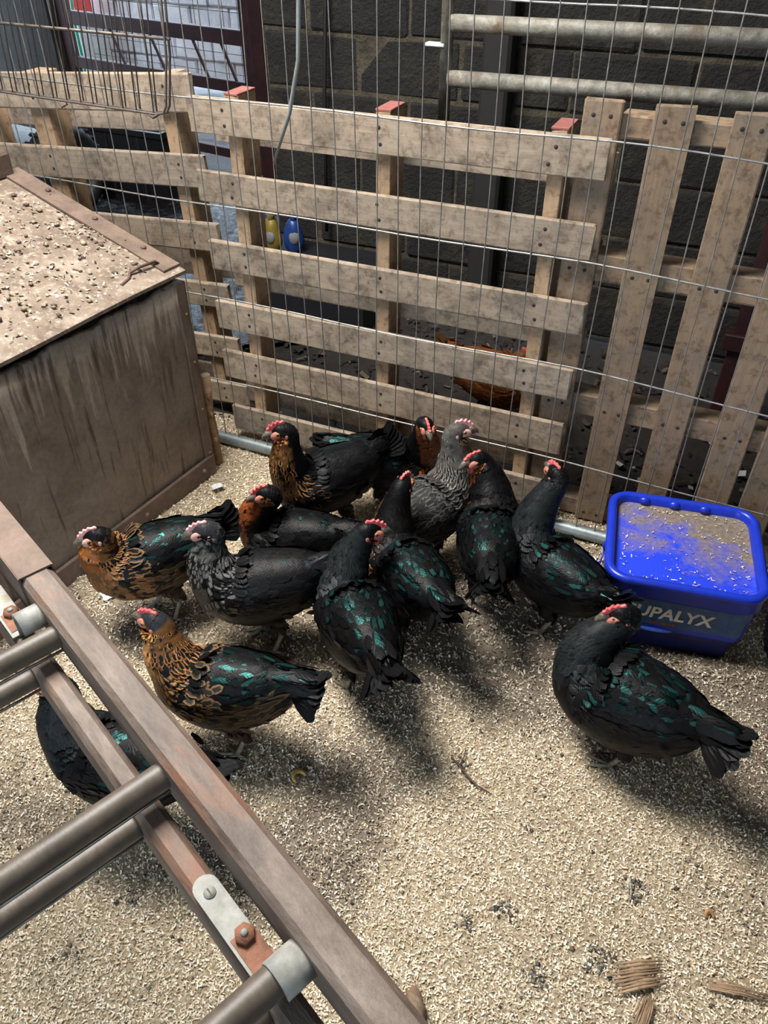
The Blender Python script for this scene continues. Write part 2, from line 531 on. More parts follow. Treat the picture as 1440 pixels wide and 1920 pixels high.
# things seen in the yard
RED = plain('red_plastic', (.65, .06, .05), .45); GREEN = plain('green_hose', (.03, .28, .17), .5)
PLX = Dp(-3.47, 1.40, -.03)
tag(MB().box((0, 0, .29), (.42, .3, .58), bev=.015).build('concrete_plinth', YARDMORTAR, None, PLX, (0, 0, DA)), 'grey concrete plinth under the red crate out in the yard', 'plinth')
t = thing('red_crate', 'red plastic crate standing on a plinth in the bright yard beyond the gate', 'crate', PLX + Vector((0, 0, .58)), DA)
m = MB()
for s_ in (-1, 1):
    m.box((0, s_ * .09, .21), (.26, .012, .42)); m.box((s_ * .125, 0, .21), (.012, .18, .42))
m.box((0, 0, .01), (.26, .18, .02)); m.build('shell', RED, t)
for k in range(3): link('rib', MB().box((0, -.10, .10 + .12 * k), (.27, .012, .03)).mesh('rib'), RED, t)
m = MB().tube([(0, 0, 1.02), (.01, -.12, .98), (.0, -.16, .6), (.02, -.17, .2), (.0, -.18, .0), (.08, -.22, -.01), (.2, -.2, -.01)], .014, 8)
tag(m.build('garden_hose', GREEN, None, PLX + DU * .19 + DB * -.02, (0, 0, DA)), 'green hose hanging beside the red crate out in the yard', 'hose')

# dark clutter in the passage
RUBBER = plain('black_rubber', (.012, .012, .013), .55); BLACKPL = plain('black_plastic', (.014, .014, .017), .4)
GREYPL = plain('grey_plastic', (.12, .12, .13), .35)
def tyre(name, label, loc, rot, Ro=.2, r=.07):
    t = thing(name, label, 'tyre', loc, rot=rot, group='tyres in the passage')
    m = MB(); n = 28; k = 12; vs = []; fs = []
    for i in range(n):
        a = 2 * math.pi * i / n
        for j in range(k):
            bb = 2 * math.pi * j / k
            rr = Ro + r * math.cos(bb) * .8; zz = r * 1.05 * math.sin(bb)
            vs.append((rr * math.cos(a), rr * math.sin(a), zz))
    for i in range(n):
        for j in range(k):
            fs.append((i * k + j, ((i + 1) % n) * k + j, ((i + 1) % n) * k + (j + 1) % k, i * k + (j + 1) % k))
    m.add(vs, fs, True); m.build('casing', RUBBER, t)
    for i in range(n):
        a = 2 * math.pi * (i + .5) / n
        link('tread_block', MB().box((0, 0, 0), (.014, .022, .1), bev=.003).mesh('tread_block'), RUBBER, t, ((Ro + r * .8) * math.cos(a), (Ro + r * .8) * math.sin(a), 0), (0, 0, a))
tyre('old_tyre', 'black tyre standing upright behind the left pallet near the wet ground', (-1.83, 4.72, .27), (R(90), 0, R(60)))
def drum(name, label, loc, r, h, mat, rim=True):
    t = thing(name, label, 'drum', loc)
    prof = [(0, 0), (r * .96, 0), (r, .02), (r, h * .33), (r * 1.03, h * .35), (r, h * .37), (r, h * .64), (r * 1.03, h * .66), (r, h * .68), (r, h - .02), (r * .97, h), (r * .9, h), (r * .9, h - .02), (0, h - .02)]
    n = 28; vs = []; fs = []
    for (a, z) in prof:
        for k in range(n):
            an = 2 * math.pi * k / n; vs.append((a * math.cos(an), a * math.sin(an), z))
    for i in range(len(prof) - 1):
        for k in range(n): fs.append((i * n + k, i * n + (k + 1) % n, (i + 1) * n + (k + 1) % n, (i + 1) * n + k))
    MB().add(vs, fs, True).build('shell', mat, t)
    link('bung', MB().tube([(r * .55, 0, h - .02), (r * .55, 0, h + .005)], .025, 12).mesh('bung'), GREYPL, t)
def trough():
    t = thing('feed_trough', 'long black plastic trough behind the upper boards of the left pallet', 'trough', (-1.66, 5.35, -.02), R(-26))
    vs, fs = [], []
    for (hx, hy, z) in ((.40, .12, 0), (.44, .16, .38), (.455, .175, .39), (.455, .175, .42), (.425, .145, .42), (.38, .10, .06)):
        ring = [(hx, hy), (-hx, hy), (-hx, -hy), (hx, -hy)]
        vs += [(x, y, z) for x, y in ring]
    for j in range(5):
        for k in range(4): fs.append((j * 4 + k, j * 4 + (k + 1) % 4, (j + 1) * 4 + (k + 1) % 4, (j + 1) * 4 + k))
    fs.append((20, 21, 22, 23)); fs.append((3, 2, 1, 0))
    MB().add(vs, fs).build('shell', BLACKPL, t)
    for x in (-.25, 0, .25): link('rib', MB().box((x, -.15, .2), (.03, .03, .36), bev=.005).mesh('rib'), BLACKPL, t)
trough()
def sheet():
    m, nt, ns, ls, bs = new_mat('black_polythene')
    v = coords(ns, ls, 'Object'); n = noise(ns, ls, v, 25, 5, .7)
    r = ramp(ns, [(.3, (.006, .006, .008)), (.7, (.02, .018, .018))]); ls.new(n.outputs['Fac'], r.inputs[0]); ls.new(r.outputs[0], bs.inputs['Base Color'])
    bs.inputs['Roughness'].default_value = .14; bs.inputs['Specular IOR Level'].default_value = .8
    bump(ns, ls, bs, n.outputs['Fac'], .5, .02)
    nx, ny = 60, 110
    xs = np.linspace(-.62, .62, nx); ys = np.linspace(-1.15, 1.15, ny)
    X, Y = np.meshgrid(xs, ys)
    z = .016 * np.abs(smoothnoise(X * 5, Y * 5, 31)) + .012 * smoothnoise(X * 9, Y * 9, 32) + rng.normal(size=X.shape) * .0035
    X = X + .03 * smoothnoise(X * 2, Y * 2, 33)
    V = np.stack([X, Y, np.maximum(z, -.01) + .012], -1).reshape(-1, 3)
    fs = np.array([(j * nx + i, j * nx + i + 1, (j + 1) * nx + i + 1, (j + 1) * nx + i) for j in range(ny - 1) for i in range(nx - 1)])
    o = link('plastic_sheet', np_mesh('plastic_sheet', V, fs), m, None, (-1.18, 4.15, -.012), (0, 0, R(12)))
    tag(o, 'crumpled wet black plastic sheet on the ground behind the left pallet', 'plastic sheet')
sheet()
drum('grey_drum', 'grey drum at the far left behind the left pallet', (-2.15, 3.75, -.02), .22, .5, GREYPL)

# ------------------------------------------------------------------ pallets
def board(parent, name, c, L, T, W, mat, vertical=False, nails=None, tilt=0.0, chip=True):
    """a board L long, T thick (along b), W wide; local X is the grain"""
    m = MB().box((0, 0, 0), (L, T, W), bev=.0025)
    if chip:
        # slightly uneven ends and edges
        for i, p in enumerate(m.v):
            x, y, z = p
            m.v[i] = (x + rnd.uniform(-.004, .004), y, z + rnd.uniform(-.002, .002))
    rot = (0, R(90) + tilt, 0) if vertical else (0, tilt, 0)
    o = link(name, m.mesh(name), mat, parent, c, rot)
    if nails:
        nm = MB()
        for (x, z) in nails:
            nm.ellipsoid((x, -T / 2 - .0002, z), (.0052, .0012, .0052), 8, 4)
        link('nails', nm.mesh('nails'), NAIL, o)['kind'] = 'stuff'
    return o

def pallet_a():
    t = thing('wooden_pallet', 'long pallet with six horizontal boards in the middle of the fence', 'pallet', Fp(-.13, .05), FA, 'pallets along the fence')
    zs = [(1.03, 1.122), (.838, .927), (.632, .722), (.430, .525), (.243, .347), (.035, .13)]
    us = [-.465, -.003, .453]      # stringers, relative to the centre
    for i, (a, b_) in enumerate(zs):
        nl = [(x + rnd.uniform(-.008, .008), s * .02) for x in us for s in (-1, 1)]
        board(t, 'board', (rnd.uniform(-.006, .006), .009, (a + b_) / 2), 1.17, .018, b_ - a, PALLET, False, nl, rnd.uniform(-.004, .004))
    for k, x in enumerate(us):
        s = board(t, 'stringer', (x + (.0, .0, .01)[k], .018 + .048, .57), 1.12, .096, .042, STRING, True, None, (.02, .006, -.012)[k])
        link('painted_end', MB().box((-.5625, 0, 0), (.006, .097, .043), bev=.001).mesh('painted_end'), REDPAINT, s)
    for (a, b_) in ((.53, .61), (.085, .18), (.98, 1.07)):
        board(t, 'back_board', (0, .123, (a + b_) / 2), 1.17, .016, b_ - a, PALLET)
pallet_a()

def pallet_b():
    t = thing('wooden_pallet', 'tilted pallet with horizontal boards at the left behind the rusty feed bin', 'pallet', Fp(-1.23, .20), 0, 'pallets along the fence', rot=(0, R(-3.6), FA))
    zs = [(1.01, 1.115), (.795, .893), (.59, .683), (.39, .475), (.19, .275), (.0, .085)]
    us = [-.16, .37, -.43]
    for i, (a, b_) in enumerate(zs):
        nl = [(x + .02, s * .02) for x in us for s in (-1, 1)]
        board(t, 'board', (0, .009, (a + b_) / 2), .98, .018, b_ - a, PALLET, False, nl, rnd.uniform(-.004, .004))
    for k, x in enumerate(us):
        board(t, 'stringer', (x, .066, .56), 1.10, .096, (.075, .05, .05)[k], STRING, True, None, .02)
    for (a, b_) in ((.93, 1.02), (.45, .55), (.0, .09)):
        board(t, 'back_board', (0, .123, (a + b_) / 2), .98, .016, b_ - a, PALLET)
pallet_b()

def pallet_c():
    t = thing('wooden_pallet', 'pallet standing with vertical brown slats at the right behind the blue tub', 'pallet', Fp(.8, .085), FA, 'pallets along the fence')
    rails = [(1.118, 1.168), (.77, .84), (.365, .43), (0, .06)]
    for us in (.41, .572, .736, .900, 1.02, 1.16):
        nl = [(-(z - .60), s * .02) for z in (1.165, .8, .4, .03) for s in (-1, 1)]
        board(t, 'slat', (us - .8 + .004, .009, .60), 1.195, .018, .088, PALLET2, True, nl, R(rnd.uniform(-.4, .3)))
    for (a, b_) in rails:
        board(t, 'rail', (.055, .018 + .035, (a + b_) / 2), .80, .07, b_ - a, PALLET2, False)
pallet_c()

# ------------------------------------------------------------------ wire mesh fence panel
def mesh_panel():
    t = thing('mesh_fence_panel', 'galvanised wire mesh panel with a round bottom tube standing in front of the pallets', 'fence panel', Fp(0, 0), FA)
    u0, u1 = -1.75, 1.35
    hz = [.262, .560, .852, 1.132, 1.39, 1.70]
    sag = lambda u: -.045 * max(0, (u - .45)) ** 1.3 if u > .45 else 0
    for z in hz:
        pts = []
        for k in range(32):
            u = u0 + (u1 - u0) * k / 31
            pts.append((u, .004 * math.sin(u * 5 + z * 9), z + sag(u) + .003 * math.sin(u * 7 + z * 20)))
        link('horizontal_wire', MB().tube(pts, .0024, 6).mesh('horizontal_wire'), GALV, t)
    u = u0
    while u < u1:
        u += .0605
        pts = []
        ph = rnd.uniform(0, 6.28); amp = rnd.choice((.0012, .002, .004))
        ln = rnd.uniform(-.006, .006)
        zt = 1.74
        for k in range(19):
            z = .03 + (zt - .03) * k / 18
            pts.append((u + amp * math.sin(z * 6 + ph) + ln * (z - .8), -.004 + .003 * math.sin(z * 4 + ph), z))
        link('vertical_wire', MB().tube(pts, .0017, 5, False).mesh('vertical_wire'), GALVDK, t)
    link('bottom_tube', MB().tube([(u0, 0, .018), (-.9, 0, .018), (0, 0, .022), (.7, 0, .018), (u1, 0, .02)], .021, 16).mesh('bottom_tube'), TUBE, t)
mesh_panel()

# ------------------------------------------------------------------ tubular hurdle resting on the right pallet
def hurdle():
    t = thing('steel_hurdle', 'grey tubular steel gate resting above the right pallet in front of the block wall', 'gate', Fp(-.05, .30, 1.045), FA)
    link('end_post', MB().tube([(0, 0, .0), (0, 0, .5), (.0, 0, .9)], .0165, 14).mesh('end_post'), GATE, t)
    for z in (.128, .255, .50, .85):
        link('rail', MB().tube([(.012, -.004, z), (.4, -.004, z + .004), (1.7, -.004, z + .018)], .0205, 14).mesh('rail'), GATE, t)
    link('end_post', MB().tube([(1.7, 0, .0), (1.7, 0, .9)], .0165, 14).mesh('end_post'), GATE, t)
    link('latch_tab', MB().box((-.028, -.005, .205), (.055, .03, .008), bev=.002).mesh('latch_tab'), plain('white_paint', (.6, .6, .58), .5), t)
hurdle()

# ------------------------------------------------------------------ cage side panel at the upper left
def cage_panel():
    t = thing('wire_cage_panel', 'dark wire cage panel hanging over the mesh at the upper left', 'cage panel', Fp(-1.0, -.055, 1.09), FA)
    def wire(name, pts, r): link(name, MB().tube(pts, r, 6).mesh(name), DARKWIRE, t)
    for dy in (0, -.016):
        wire('frame_wire', [(-.55, dy, .028), (-.2, dy, .018), (.27, dy, .008), (.292, dy, .012), (.304, dy, .03), (.33, dy, .15), (.37, dy, .62)], .0032)
        k = 0
        x = -.52
        while x < .28:
            a = .026 - .022 * (x + .55) / .85
            x2 = x + rnd.uniform(-.004, .004)
            wire('bar', [(x2, dy, a), (x2 + .028 + dy * .5, dy, .30), (x2 + .06 + dy * .8, dy, .62)], .0019)
            x += .0485
    for z, r in ((.195, .0042), (.42, .003), (.6, .003)):
        wire('cross_bar', [(-.55, -.008, z), (.33 + z * .06, -.008, z - .01)], r)
    for x in (-.36, -.05, .26):
        m = MB().tube([(x - .012, -.018, .012 - .018 * (x + .55) / .85 + .01), (x, -.022, .0), (x + .014, -.014, .008)], .004, 6)
        link('clip', m.mesh('clip'), DARKRUST, t)
cage_panel()

# hanging cables
CABLE = plain('grey_cable', (.17, .18, .18), .5)
m = MB().tube([Fp(-.275, -.05, 1.75), Fp(-.285, -.05, 1.5), Fp(-.289, -.05, 1.372), Fp(-.300, -.05, 1.25), Fp(-.335, -.05, 1.13), Fp(-.392, -.052, 1.005)], [.006, .006, .006, .0055, .005, .003], 8)
tag(m.build('hanging_cable', CABLE), 'loose grey cable hanging in front of the top board of the middle pallet', 'cable')
m = MB().tube([Fp(-.93, WB - .03, 2.4), Fp(-.93, WB - .03, 1.2), Fp(-.95, WB - .03, .9), Fp(-.97, WB - .03, .3)], .008, 8)
tag(m.build('wall_cable', RUBBER), 'thin black cable running down the dark block wall', 'cable')

# red steel frame and bag behind the pallets
def red_frame():
    t = thing('red_steel_frame', 'dark red steel frame standing behind the slats of the right pallet', 'frame', Fp(1.05, .85), FA)
    def b(name, c, s): link(name, MB().box(c, s, bev=.004).mesh(name), REDSTEEL, t)
    b('post', (-.17, 0, .45), (.05, .05, .9)); b('post', (.35, 0, .45), (.05, .05, .9))
    b('rail', (.09, -.02, .34), (.62, .05, .06)); b('rail', (.09, 0, .87), (.57, .05, .05)); b('panel', (.09, .03, .62), (.5, .012, .46))
red_frame()
SACKY = plain('yellow_sack', (.17, .12, .015), .5); SACKB = plain('blue_sack', (.008, .035, .16), .4); SACKW = plain('white_print', (.18, .18, .19), .5)
def sack(name, label, loc, rz, mat, pale):
    t = thing(name, label, 'bag', loc, rz)
    m = MB(); m.ellipsoid((0, 0, .07), (.046, .035, .085), 16, 12)
    for i, p in enumerate(m.v):
        x, y, z = p
        z = max(z, 0.0)
        q = 1 + .12 * math.sin(9 * x * 10 + 4) * math.sin(z * 40)
        m.v[i] = (x * q, y * q, z)
    m.build('body', mat, t)
    link('neck', MB().tube([(0, 0, .13), (.006, 0, .16), (.018, 0, .185)], [.022, .012, .024], 8).mesh('neck'), mat, t)
    link('label_patch', MB().ellipsoid((.005, -.026, .075), (.026, .013, .032), 12, 8).mesh('label_patch'), pale, t)
def dark_box():
    t = thing('storage_box', 'black box standing against the block wall behind the middle pallet', 'box', Fp(-.92, 1.14, -.03), FA)
    m = MB()
    for s_ in (-1, 1):
        m.box((0, s_ * .13, .14), (.56, .012, .28), bev=.003); m.box((s_ * .274, 0, .14), (.012, .25, .28), bev=.003)
    m.build('shell', BLACKPL, t)
    link('lid', MB().box((0, 0, .275), (.58, .29, .022), bev=.005).mesh('lid'), BLACKPL, t)
    for x in (-.15, .15): link('clasp', MB().box((x, -.142, .25), (.04, .012, .05), bev=.003).mesh('clasp'), BLACKPL, t)
dark_box()
sack('feed_packet', 'yellow crumpled packet on the black box in the dark behind the middle pallet', Fp(-1.135, 1.10, .255), FA, SACKY, SACKW)
sack('feed_packet', 'blue crumpled packet on the black box behind the middle pallet', Fp(-1.04, 1.13, .255), FA + .4, SACKB, SACKW)

# ------------------------------------------------------------------ rusty feed bin with a sloping lid
BD = R(59.3 + 180)           # along the front face, from the far corner towards the camera
def feed_bin():
    # local X: along the face towards the camera side, local Y: inwards from the face (to the left and back)
    t = thing('feed_bin', 'large rusty sheet metal feed bin with a sloping dirty lid', 'feed bin', (-.591, 2.192, 0), 0)
    ex = Vector((math.cos(BD), math.sin(BD), 0)); ey = Vector((math.cos(BD - R(90)), math.sin(BD - R(90)), 0))
    M = Matrix(((ex.x, ey.x, 0), (ex.y, ey.y, 0), (0, 0, 1)))
    L, D = 1.15, .62
    def P(x, y, z): return tuple(M @ Vector((x, y, z)))
    sl = .29
    # front sheet with a wavy top lip
    m = MB(); n = 60
    vs = []; fs = []
    for i in range(n + 1):
        x = L * i / n
        wv = .004 * math.sin(x * 31) + .003 * math.sin(x * 67 + 1)
        for j, z in enumerate((-.02, .3, .6, .672 + wv)):
            vs.append(P(x, .0 + (.003 * math.sin(x * 9 + z * 7)) - (.004 if j == 3 else 0), z))
        vs.append(P(x, .012, .676 + wv)); vs.append(P(x, .016, .60))
    for i in range(n):
        for j in range(5): fs.append((i * 6 + j, i * 6 + j + 1, (i + 1) * 6 + j + 1, (i + 1) * 6 + j))
    m.add(vs, fs, True); m.build('front_sheet', RUST, t)
    # side and rear sheets
    def sheet(name, pts, mat, th=.004):
        a, b_, c, d_ = [Vector(P(*p)) for p in pts]
        nn = (b_ - a).cross(d_ - a).normalized() * th
        m = MB().add([a, b_, c, d_, a + nn, b_ + nn, c + nn, d_ + nn], [(0, 1, 2, 3), (7, 6, 5, 4), (0, 4, 5, 1), (1, 5, 6, 2), (2, 6, 7, 3), (3, 7, 4, 0)])
        return m.build(name, mat, t)
    sheet('side_sheet', [(0.002, .02, -.02), (0.002, D, -.02), (0.002, D, .672 + sl * D), (0.002, .02, .675)], RUST)
    sheet('side_sheet', [(L - .002, .02, -.02), (L - .002, .02, .675), (L - .002, D, .672 + sl * D), (L - .002, D, -.02)], RUST)
    sheet('rear_sheet', [(0, D, -.02), (L, D, -.02), (L, D, .672 + sl * D), (0, D, .672 + sl * D)], RUST)
    # corner flange, base angle, rivets
    m = MB(); m.box((0, 0, 0), (.032, .006, .68))
    m.v = [P(p[0] + .016, p[1] - .006, p[2] + .335) for p in m.v]
    fl = m.build('corner_flange', RUSTEDGE, t)
    m = MB(); m.box((0, 0, 0), (.006, .035, .68)); m.v = [P(p[0] - .004, p[1] + .012, p[2] + .335) for p in m.v]
    m.build('corner_flange', RUSTEDGE, t)
    m = MB(); m.box((0, 0, 0), (L, .012, .075), bev=.002); m.v = [P(p[0] + L / 2, p[1] - .010, p[2] + .03) for p in m.v]
    ang = m.build('base_angle', RUSTEDGE, t)
    m = MB()
    for x in (.06, .33, .6, .87, 1.1): m.ellipsoid(P(x, -.018, .035), (.008, .008, .008), 10, 6)
    link('rivets', m.mesh('rivets'), RUSTEDGE, ang)['kind'] = 'stuff'
    m = MB()
    for z in (.08, .25, .42, .58): m.ellipsoid(P(.012, -.010, z), (.005, .005, .005), 8, 6)
    link('rivets', m.mesh('rivets'), RUSTEDGE, fl)['kind'] = 'stuff'
    # lid
    z0 = .712
    def LP(x, y, dz=0.0): return P(x, y, z0 + sl * y + dz)
    nx, ny = 40, 24; vs = []; fs = []
    for i in range(nx + 1):
        for j in range(ny + 1):
            x = -.012 + (L + .02) * i / nx; y = -.012 + (D + .02) * j / ny
            vs.append(LP(x, y, .003 * math.sin(x * 8 + y * 5) * math.sin(y * 9 + 1)))
    for i in range(nx):
        for j in range(ny):
            a = i * (ny + 1) + j; fs.append((a, a + 1, a + ny + 2, a + ny + 1))
    m = MB().add(vs, fs, True)
    # front lip, folded down
    vs = []; fs = []
    for i in range(nx + 1):
        x = -.012 + (L + .02) * i / nx
        b0 = .003 * math.sin(x * 8 - .06) * math.sin(-.108 + 1)
        vs += [LP(x, -.012, b0), LP(x, -.013, b0 - .009), LP(x, -.009, b0 - .009), LP(x, -.008, b0 - .004)]
    for i in range(nx):
        for j in range(3): fs.append((i * 4 + j, (i + 1) * 4 + j, (i + 1) * 4 + j + 1, i * 4 + j + 1))
    m.add(vs, fs, True)
    lid = m.build('lid', LIDM, t)
    # raised strip along the right edge with rivets
    def strip(name, x0, x1, y0, y1, h, mat):
        vs = []; fs = []
        ys = np.linspace(y0, y1, 14)
        for y in ys:
            vs += [LP(x0, y, .001), LP(x0, y, h), LP(x1, y, h), LP(x1, y, .001)]
        for k in range(13):
            for j in range(3): fs.append((k * 4 + j, k * 4 + j + 1, (k + 1) * 4 + j + 1, (k + 1) * 4 + j))
        fs += [(0, 1, 2, 3), (52, 55, 54, 53)]
        return link(name, MB().add(vs, fs).mesh(name), mat, lid)
    strip('edge_strip', -.014, .052, .01, D + .005, .008, RUSTEDGE)
    m = MB()
    for y in (.12, .3, .48): m.ellipsoid(LP(.01, y, .009), (.009, .009, .006), 10, 6)
    link('rivets', m.mesh('rivets'), DARKRUST, lid)['kind'] = 'stuff'
    # rod handle
    hp = [LP(.03, .045, .002), LP(.045, .045, .016), LP(.10, .05, .017), LP(.135, .055, .010), LP(.15, .045, .004), LP(.19, .035, .003)]
    link('handle', MB().tube(hp, .0045, 8).mesh('handle'), DARKRUST, lid)
    # dark strap and rear hinge
    m = MB(); m.add([LP(.28, .40, .003), LP(.50, .47, .003), LP(.51, .50, .004), LP(.28, .425, .004)], [(0, 1, 2, 3)])
    m.add([LP(.28, .40, .0), LP(.50, .47, .0), LP(.50, .47, .003), LP(.28, .40, .003)], [(0, 1, 2, 3)])
    link('strap', m.mesh('strap'), plain('dark_strap', (.05, .05, .05), .7), lid)
    m = MB().box((0, 0, 0), (.2, .04, .07), bev=.006); m.v = [LP(p[0] + .12, p[1] + D + .0, p[2] + .035) for p in m.v]
    link('hinge', m.mesh('hinge'), DARKRUST, lid)
    return t, LP, L, D
def lid_mat():
    m, nt, ns, ls, bs = new_mat('dirty_lid')
    v = coords(ns, ls, 'Object')
    n1 = noise(ns, ls, v, 7, 9, .72, .3)
    r = ramp(ns, [(.35, (.085, .058, .040)), (.5, (.16, .118, .086)), (.66, (.26, .208, .16))]); ls.new(n1.outputs['Fac'], r.inputs[0])
    n2 = noise(ns, ls, v, 55, 5, .75)
    rr = ramp(ns, [(.52, (0, 0, 0)), (.66, (1, 1, 1))]); ls.new(n2.outputs['Fac'], rr.inputs[0])
    c = mixc(ns, ls, rr.outputs[0], r.outputs[0], (.33, .285, .23))
    n3 = noise(ns, ls, v, 16, 5, .7)
    r3 = ramp(ns, [(.62, (0, 0, 0)), (.75, (1, 1, 1))]); ls.new(n3.outputs['Fac'], r3.inputs[0])
    c = mixc(ns, ls, r3.outputs[0], c, (.09, .06, .042))
    ls.new(c, bs.inputs['Base Color']); bs.inputs['Roughness'].default_value = .85
    bump(ns, ls, bs, n2.outputs['Fac'], .5, .004)
    return m
LIDM = lid_mat()
BIN, LIDP, BL, BDP = feed_bin()

# ------------------------------------------------------------------ flakes (stuff): curled shavings as one mesh
def col_attr_mat(name, rough=.8, spec=.3):
    m, nt, ns, ls, bs = new_mat(name)
    at = ns.new('ShaderNodeAttribute'); at.attribute_name = 'col'
    v = coords(ns, ls, 'Object')
    n = noise(ns, ls, v, 300, 2, .6)
    r = ramp(ns, [(.3, (.75, .75, .75)), (.7, (1.1, 1.1, 1.1))]); ls.new(n.outputs['Fac'], r.inputs[0])
    c = mixc(ns, ls, 1.0, at.outputs['Color'], r.outputs[0], 'MULTIPLY')
    ls.new(c, bs.inputs['Base Color']); bs.inputs['Roughness'].default_value = rough
    bs.inputs['Specular IOR Level'].default_value = spec
    return m
FLAKE = col_attr_mat('shaving_flakes')

def flakes(name, P, Lr, Wr, cols, tilt, mat, parent=None, curl=.35, up=None):
    """P (n,3) centres; one bent strip of two quads per flake"""
    n = len(P)
    a = rng.uniform(0, 2 * np.pi, n)
    L = rng.uniform(*Lr, n); W = rng.uniform(*Wr, n)
    t = rng.normal(size=n) * tilt; r2 = rng.normal(size=n) * tilt * 1.3
    dx = np.stack([np.cos(a) * np.cos(t), np.sin(a) * np.cos(t), np.sin(t)], -1)
    s0 = np.stack([-np.sin(a), np.cos(a), np.zeros(n)], -1)
    nn = np.cross(dx, s0)
    sd = s0 * np.cos(r2)[:, None] + nn * np.sin(r2)[:, None]
    nn = np.cross(dx, sd)
    c = (rng.uniform(-1, 1, n) * curl * L)[:, None]
    V = np.empty((n, 6, 3))
    for i, (k, b_) in enumerate(((-.5, 1), (0, 0), (.5, 1))):
        ctr = P + dx * (L * k)[:, None] + nn * c * b_
        V[:, 2 * i] = ctr - sd * (W / 2)[:, None]; V[:, 2 * i + 1] = ctr + sd * (W / 2)[:, None]
    base = np.arange(n)[:, None] * 6
    Fq = np.concatenate([base + np.array([0, 1, 3, 2]), base + np.array([2, 3, 5, 4])], 1).reshape(-1, 4)
    me = np_mesh(name, V.reshape(-1, 3), Fq, np.repeat(np.concatenate([cols, np.ones((n, 1))], 1), 6, axis=0))
    o = link(name, me, mat, parent)
    o['kind'] = 'stuff'
    return o

def pal(n, cols, wts, jit=.12):
    cols = np.array(cols); idx = rng.choice(len(cols), n, p=np.array(wts) / sum(wts))
    return np.clip(cols[idx] * (1 + rng.normal(size=(n, 1)) * jit), 0, 1)

# bedding in the pen: denser near the camera
def pen_points(n, y0, y1):
    y = rng.uniform(y0, y1, n)
    half = .60 * (y + .9) + .06
    x = rng.uniform(-1, 1, n) * half
    k = in_pen(x, y) < .14
    return x[k], y[k]
for (nm, n, y0, y1, Lr, Wr) in (('wood_shavings', 150000, .15, 1.25, (.003, .0095), (.0010, .0036)), ('wood_shavings', 95000, 1.25, 2.7, (.004, .013), (.0016, .0046))):
    x, y = pen_points(n, y0, y1)
    z = litter_z(x, y) + rng.uniform(-.001, .005, len(x))
    dm = np.clip(dirt_mask(x, y) * 1.05 + .10, .03, .82)
    light = pal(len(x), [(.84, .74, .56), (.76, .64, .46), (.90, .84, .70), (.66, .52, .36), (.42, .31, .2)], [5, 4, 2.2, 1.8, .7])
    dark = pal(len(x), [(.34, .285, .215), (.24, .19, .14), (.50, .43, .33), (.13, .10, .08), (.66, .56, .42)], [3, 2.6, 2.6, 1.4, 2])
    pick = (rng.random(len(x)) < dm)[:, None]
    cols = np.where(pick, dark, light)
    o = flakes(nm, np.stack([x, y, z], -1), Lr, Wr, cols, .55, FLAKE)
    tag(o, 'pale wood shavings spread over the pen floor near the camera' if y0 < 1 else 'pale wood shavings spread over the pen floor towards the fence', 'shavings')

# droppings and crumbs
def lumps(name, P, Rr, cols, mat, parent=None):
    n = len(P)
    base = np.array([(1, 0, 0), (-1, 0, 0), (0, 1, 0), (0, -1, 0), (0, 0, 1), (0, 0, -1)], float)
    F0 = np.array([(0, 2, 4), (2, 1, 4), (1, 3, 4), (3, 0, 4), (2, 0, 5), (1, 2, 5), (3, 1, 5), (0, 3, 5)])
    r = rng.uniform(*Rr, n)
    V = base[None] * r[:, None, None] * rng.uniform(.55, 1.3, (n, 6, 1)) * np.array([1, 1, .7])
    V = V + P[:, None]
    F = (np.arange(n)[:, None, None] * 6 + F0[None]).reshape(-1, 3)
    me = np_mesh(name, V.reshape(-1, 3), F, np.repeat(np.concatenate([cols, np.ones((n, 1))], 1), 6, axis=0), smooth=False)
    o = link(name, me, mat, parent); o['kind'] = 'stuff'
    return o
x, y = pen_points(7500, .2, 2.5)
k = rng.random(len(x)) < np.clip(dirt_mask(x, y) * .9 + .25, .05, 1)
x, y = x[k], y[k]
P = np.stack([x, y, litter_z(x, y) + .003], -1)
tag(lumps('droppings', P, (.0015, .006), pal(len(P), [(.06, .045, .035), (.12, .09, .065), (.20, .15, .11), (.10, .10, .10)], [3, 3, 2, 1]), FLAKE), 'small dark droppings scattered through the shavings', 'droppings')
# larger clods
cl = [(.511, .75), (.505, .735), (.239, .704), (.157, .669), (.176, 1.033), (-.64, 1.509), (-.62, 1.48), (-.66, 1.53), (.278, .574), (.413, .62), (.40, .60), (.9, 1.02), (-.743, .808), (-.601, .62), (-.512, .731), (.29, .59)]
P = np.array([(a + rng.normal() * .013, b_ + rng.normal() * .013, float(litter_z(a, b_)) + .004) for a, b_ in cl for _ in range(22)])
tag(lumps('droppings', P, (.002, .006), pal(len(P), [(.11, .10, .09), (.20, .185, .165), (.06, .05, .042), (.3, .26, .2)], [3, 2, 2, 1.5]), FLAKE), 'clumps of grey droppings lying on the shavings', 'droppings')
